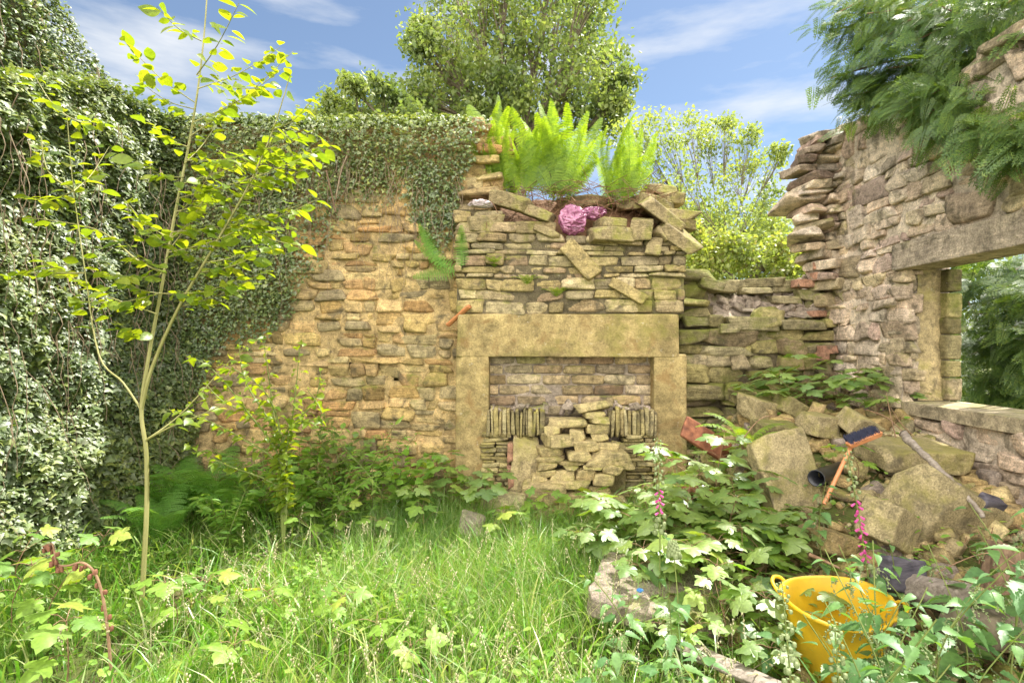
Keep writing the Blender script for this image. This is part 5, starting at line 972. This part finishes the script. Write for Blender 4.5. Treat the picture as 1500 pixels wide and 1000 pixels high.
# logs, plank
def log(name, label, a_, b_, ra, mat, seed, flat=1.0, cat='log'):
    m_ = MB(); r = RNG(seed); a_, b_ = A(a_), A(b_); n, ns = 26, 26; t = np.linspace(0, 1, n); ax = nrm(b_ - a_); u = nrm(np.cross(ax, [0, 0, 1])); w = np.cross(u, ax); an = np.linspace(0, 2 * np.pi, ns, endpoint=False)
    TT, AA = np.meshgrid(t, an, indexing='ij'); q = v3(TT * 4, np.cos(AA) * 2, np.sin(AA) * 2); rr = ra * (1 + .22 * fbm(q + seed, seed, 3) + .08 * np.sin(AA * 7 + seed)); V = a_ + TT[..., None] * (b_ - a_) + rr[..., None] * (np.cos(AA)[..., None] * u + flat * np.sin(AA)[..., None] * w)
    V = np.concatenate([V.reshape(-1, 3), [a_, b_]]); i, j = np.meshgrid(np.arange(n - 1), np.arange(ns), indexing='ij'); i, j = i.ravel(), j.ravel(); j2 = (j + 1) % ns; k = np.arange(ns)
    m_.add(V, np.stack([i * ns + j, i * ns + j2, (i + 1) * ns + j2, (i + 1) * ns + j], 1)); m_.f.append(np.stack([np.full(ns, n * ns), (k + 1) % ns, k], 1)); m_.f.append(np.stack([np.full(ns, n * ns + 1), (n - 1) * ns + k, (n - 1) * ns + (k + 1) % ns], 1)); return tag(m_.build(name, M[mat]), label, cat)
log('log', 'grey weathered log lying behind the tub under the nettles', P(1290, 850, 2.75), P(1420, 880, 2.35), .07, 'deadwood', 3)
log('log', 'reddish brown rotten stump at the right edge', P(1478, 800, 2.65), P(1462, 880, 2.6), .075, 'rotwood', 4)
log('log', 'thick mossy log in shade at the bottom right', P(1400, 925, 2.1), P(1520, 915, 2.2), .07, 'bark', 8)
log('plank', 'grey split plank lying in the weeds at the bottom centre', P(1000, 945, 2.5), P(1150, 1015, 2.05), .05, 'deadwood', 6, .45, 'plank')
log('wood_stub', 'broken orange timber stub poking from the seam above the left jamb', P(688, 448, 4.86), P(656, 476, 4.98), .028, 'orangewood', 9, .7, 'timber')
log('wood_lath', 'thin pale wooden strip hanging in the ivy on the back wall', P(478, 250, 4.93), P(492, 312, 4.96), .014, 'rotwood', 10, .5, 'timber')
# bag
def crumple(name, label, px, py, Y, H, mat, seed, cat):
    n = 44; rg = RNG(seed); T, Q = cubegrid(n); U = nrm(T); pl = nrm(rg.normal(0, 1, (44, 3))); dd = rg.uniform(.66, 1.0, 44)
    g = np.maximum(U @ pl.T / dd, 0); rd = 1 / (g ** 22).sum(1) ** (1 / 22); pl2 = nrm(rg.normal(0, 1, (60, 3))); fold = np.abs(np.sin((U @ pl2[:6].T) * rg.uniform(3, 6, 6))).min(1)
    V = U * (rd * (1 + .42 * (.25 - np.minimum(fold, .5))) + .05 * vnoise(U * 9, seed))[:, None] * A(H) + P(px, py, Y); m_ = MB(); m_.add(V, Q); return tag(m_.build(name, M[mat], smooth=True), label, cat)
crumple('plastic_bag', 'crumpled magenta plastic bag wedged among stones on the chimney top', 838, 322, 4.95, (.155, .11, .165), 'purple', 3, 'bag')
crumple('plastic_bag', 'darker strip of magenta plastic behind the main bag under the ferns', 868, 312, 5.05, (.14, .1, .07), 'purple', 5, 'bag')
crumple('plastic_scrap', 'scrap of pale pink plastic lying on the left end of the chimney top', 702, 299, 4.9, (.12, .1, .035), 'white', 7, 'plastic scrap')
crumple('plastic_scrap', 'tiny blue plastic scrap on the pale boulder', 938, 864, 2.8, (.02, .015, .012), 'blue', 8, 'plastic scrap')
# rusty plate and rusty pot
m_ = MB(); V, F = rocks([P(1035, 645, 4.35)], [(.24, .012, .10)], r, 14, 1, .02, 40, .03, rot=[(-.5, .55, .1)]); m_.add(V, F); tag(m_.build('rusty_plate', M['rust']), 'rusty brown metal plate lying slanted beside the right fireplace jamb', 'metal plate')
m_ = MB(); V, F = rocks([P(1022, 728, 3.9)], [(.13, .1, .07)], r, 14, 1, .02, 5, .05, rot=[(0, .2, .1)]); m_.add(V, F); tag(m_.build('clay_pot', M['rust']), 'brown clay lump half hidden behind the white leaved saplings', 'clay pot')

# ================================================================== TREES BEYOND
def tree(name, label, Y, trunk_px, clumps, mat, lsize, lcount, seed, zspread=1.2, T=SML, group=None, fork=None, brad=.05, tr_r=.16, sub=7):
    r = RNG(seed); bx = X(trunk_px, Y); t = thing(name, label, 'tree', (bx, Y, 0), group); tk = MB(); cr = MB(); lf = MB(); spr_ = 1.75 if 'willow' in name else 1.0
    fz = Z(fork if fork else 300, Y); fk = np.array([bx + .1, Y, fz]); tube(tk, smooth_path([(bx, Y, -.2), (bx + .15, Y, fz * .5), fk], 5), np.linspace(tr_r, tr_r * .6, 11), 9, False); tk.build('trunk', M['bark'], t)
    for (px, py, rp) in clumps:
        Yc = Y + r.uniform(-zspread, zspread); c = P(px, py, Yc); R = rp * Y / FPX; m1 = fk * .55 + c * .45 + [r.normal(0, .15), r.normal(0, .15), -abs(c[2] - fz) * .12]; p = smooth_path([fk, m1, c], 6); tube(cr, p, np.linspace(brad, brad * .2, len(p)), 6, False)
        for q in range(sub):
            sc_ = c + nrm(r.normal(0, 1, 3)) * R * r.uniform(.45, .95) * spr_ * [1, 1, .85]; pp = smooth_path([p[-5], (p[-3] + sc_) / 2 + r.normal(0, .05, 3), sc_], 4); tube(cr, pp, np.linspace(brad * .3, brad * .08, len(pp)), 4, False)
            m = max(6, int(lcount / sub)); C = sc_ + r.normal(0, 1, (m, 3)) * R * .40 * [1, 1, .8]; D = nrm(r.normal(0, 1, (m, 3)) - [0, 0, .5]); Un = nrm(r.normal(0, .5, (m, 3)) + [0, 0, .8]); Un = nrm(Un - (Un * D).sum(1, keepdims=True) * D); place(lf, T[0], T[1], C, frames(D, Un), lsize * r.uniform(.6, 1.3, m))
    cr.build('branches', M['bark'], t); lf.build('crown', M[mat], t); return t
big = [(650, 30, 42), (700, 12, 42), (760, 0, 45), (820, 15, 42), (870, 40, 40), (888, 88, 32), (895, 135, 27), (850, 105, 38), (835, 155, 33), (640, 80, 36), (632, 125, 34), (628, 165, 30), (680, 125, 34), (700, 75, 36), (740, 45, 38), (790, 60, 40), (740, 165, 22), (790, 175, 25), (880, 175, 30), (700, 180, 25), (660, 180, 30), (620, 40, 16), (720, 115, 34), (760, 100, 36), (760, 140, 26), (700, 150, 30), (815, 125, 34), (850, 70, 36), (610, 60, 22), (612, 140, 22), (910, 115, 20), (905, 160, 20), (730, -40, 50), (810, -40, 45), (860, -10, 35), (670, -20, 40)]
tree('oak_tree', 'large round crowned tree rising behind the middle of the wall', 14, 755, big, 'tree', .12, 780, 601, 1.6, brad=.065, tr_r=.22, fork=215, sub=13)
tree('ash_tree', 'lower green tree left of the large round one, behind the ivy topped wall', 10.5, 545, [(480, 150, 20), (500, 175, 26), (520, 128, 14), (515, 155, 24), (558, 128, 20), (565, 162, 28), (600, 178, 24), (462, 180, 18), (592, 150, 18), (540, 185, 28), (508, 118, 10), (480, 190, 22)], 'tree', .085, 800, 602, .8, brad=.02, tr_r=.09, fork=230)
airy = [(960, 195, 22), (940, 230, 26), (985, 245, 26), (1012, 190, 17), (1040, 205, 18), (1000, 270, 26), (1062, 240, 22), (1092, 200, 14), (1110, 240, 20), (1132, 280, 17), (1082, 285, 26), (1040, 310, 30), (1100, 320, 28), (1142, 320, 20), (970, 300, 26), (1065, 180, 12), (925, 200, 20), (1020, 340, 30), (1140, 225, 10)]
tree('willow_tree', 'airy pale leaved tree seen above the gap in the wall', 9, 1060, airy, 'tree2', .062, 420, 603, .9, brad=.011, tr_r=.045, fork=360, sub=15)
tree('rhododendron_bush', 'bright yellow green bush filling the gap behind the broken low wall', 7.6, 1100, [(1020, 370, 26), (1050, 385, 26), (1090, 375, 26), (1125, 385, 26), (1165, 372, 24), (1190, 360, 18), (1075, 355, 22), (1145, 360, 22), (1030, 400, 26), (1100, 405, 26), (1160, 400, 24), (1010, 340, 16)], 'bush', .065, 520, 604, .5, brad=.02, tr_r=.05, fork=430)
tree('birch_tree', 'distant green tree low behind the airy one and the gap', 16, 1090, [(1010, 330, 30), (1050, 340, 34), (1100, 340, 34), (1150, 345, 34), (1190, 360, 30), (1020, 380, 34), (1080, 385, 34), (1140, 390, 34), (1200, 395, 34), (980, 300, 24), (1000, 420, 30)], 'tree2', .16, 620, 605, 1.5, brad=.05, tr_r=.15, fork=430)
tree('hawthorn_tree', 'distant bushy tree hidden low behind the left part of the back wall', 18, 300, [(250, 215, 30), (320, 215, 34), (400, 220, 30), (190, 240, 30)], 'tree', .16, 500, 606, 1.5, brad=.05, tr_r=.15, fork=300)

# --- cypress overhanging the right wall
def spray_T():
    V = []; F = []
    def tw(a_, d, ln, w, z=0):
        a_ = A(a_); d = nrm(d); s_ = np.array([-d[1], d[0], 0]); k = len(V); b_ = a_ + d * ln
        for q in (a_, a_ + d * ln * .5 + s_ * w, b_, a_ + d * ln * .5 - s_ * w): V.append([q[0], q[1], q[2] - .35 * q[1] ** 2 + z])
        F.append((k, k + 1, k + 2, k + 3))
    tw((0, 0, 0), (0, 1, 0), 1, .016)
    n = 9
    for i in range(n):
        y = .08 + .86 * i / n; ln = .36 * (1 - y) ** .7 + .06
        for s_ in (-1, 1):
            d = nrm((s_ * .8, .75, 0)); tw((0, y, 0), d, ln, .013, -.02); m = max(1, int(ln / .11))
            for j_ in range(m):
                b_ = np.array([0, y, 0]) + d * ln * (j_ + 1) / (m + 1)
                for e in (-1, 1):
                    dd = nrm(d + e * np.array([-d[1], d[0], 0]) * .9); tw(b_, dd, .11 * (1 - .5 * j_ / m), .017, -.03)
    return A(V), np.array(F)
SPR = spray_T(); r = RNG(701)
def conifer(label, root, targets, nspr, size, trunk, seed, zs=.3):
    r = RNG(seed); t = thing('cypress_tree', label, 'tree', trunk[0]); tk = MB(); tube(tk, smooth_path(trunk, 4), np.linspace(.16, .07, (len(trunk) - 1) * 4 + 1), 9, False); tk.build('trunk', M['bark'], t); br = MB(); cr = MB()
    for (px, py, Y) in targets:
        e = P(px, py, Y); s0 = A(root) + r.normal(0, .25, 3) + [0, 0, (e[2] - root[2]) * .6]; m = (s0 + e) / 2 + [0, 0, .22]; p = smooth_path([s0, m, e], 8); tube(br, p, np.linspace(.022, .004, len(p)), 5, False)
        L_ = np.linspace(0, 1, len(p)); k = nspr; q = .25 + .75 * r.random(k) ** .75; C = np.stack([np.interp(q, L_, p[:, c]) for c in range(3)], 1) + r.normal(0, .075, (k, 3)); d = nrm(e - s0)
        D = nrm(d * .8 + r.normal(0, .45, (k, 3)) - [0, 0, .42]); Un = nrm(r.normal(0, .35, (k, 3)) + [0, -.35, .8]); Un = nrm(Un - (Un * D).sum(1, keepdims=True) * D); place(cr, *SPR, C, frames(D, Un), size * r.uniform(.6, 1.25, k))
    br.build('branches', M['twig'], t); cr.build('crown', M['con'], t); return t
tg = [(1225, 20, 4.6), (1215, 45, 4.7), (1235, 75, 4.7), (1215, 115, 4.6), (1255, 120, 4.5), (1250, 140, 4.5), (1290, 60, 4.3), (1300, 100, 4.3), (1270, 20, 4.4), (1330, 30, 4.2), (1320, 130, 4.2), (1250, 148, 4.7), (1280, 150, 4.5), (1310, 150, 4.2), (1345, 140, 3.9), (1360, 168, 3.8), (1335, 158, 3.9), (1395, 160, 3.6), (1380, 180, 3.6), (1410, 188, 3.5), (1440, 200, 3.3), (1465, 195, 3.2), (1475, 215, 3.1), (1500, 205, 3.05), (1400, 120, 3.7), (1370, 80, 3.9), (1420, 40, 3.7), (1460, 10, 3.5), (1500, 40, 3.3), (1380, 10, 4.0), (1350, 110, 4.0), (1240, 0, 4.8), (1300, -20, 4.5), (1540, 190, 2.9), (1490, -40, 3.3), (1420, -60, 3.7), (1360, 140, 3.8), (1340, 60, 4.1)]
conifer('dark green cypress hanging feathery branches over the top of the right wall', (4.5, 4.5, 4.0), tg, 82, .20, [(4.9, 4.8, -.1), (4.85, 4.8, 2.5), (4.8, 4.7, 5.0), (4.8, 4.7, 7.5)], 702)
tg = [(1410, 420, 5.2), (1430, 460, 5.0), (1420, 520, 5.3), (1440, 560, 5.1), (1470, 420, 4.9), (1480, 480, 4.8), (1490, 540, 4.9), (1500, 590, 4.8), (1460, 590, 5.2), (1520, 430, 4.6), (1530, 500, 4.6), (1415, 590, 5.4), (1450, 500, 5.3), (1480, 400, 5.2), (1510, 560, 5.0), (1560, 470, 4.5)]
conifer('shaded cypress filling the view through the empty window opening', (6.6, 6.2, 1.4), tg, 110, .24, [(6.9, 6.6, -.1), (6.9, 6.6, 2), (6.8, 6.6, 5)], 703)
tree('holly_bush', 'dark bush behind the cypress seen through the window opening', 8.5, 1460, [(1400, 400, 40), (1460, 400, 45), (1520, 420, 45), (1410, 470, 45), (1470, 480, 45), (1530, 500, 45), (1420, 550, 45), (1490, 560, 45), (1560, 450, 50), (1400, 600, 40), (1460, 620, 45), (1530, 620, 45)], 'tree', .10, 520, 607, .6, brad=.02, tr_r=.08, fork=560)
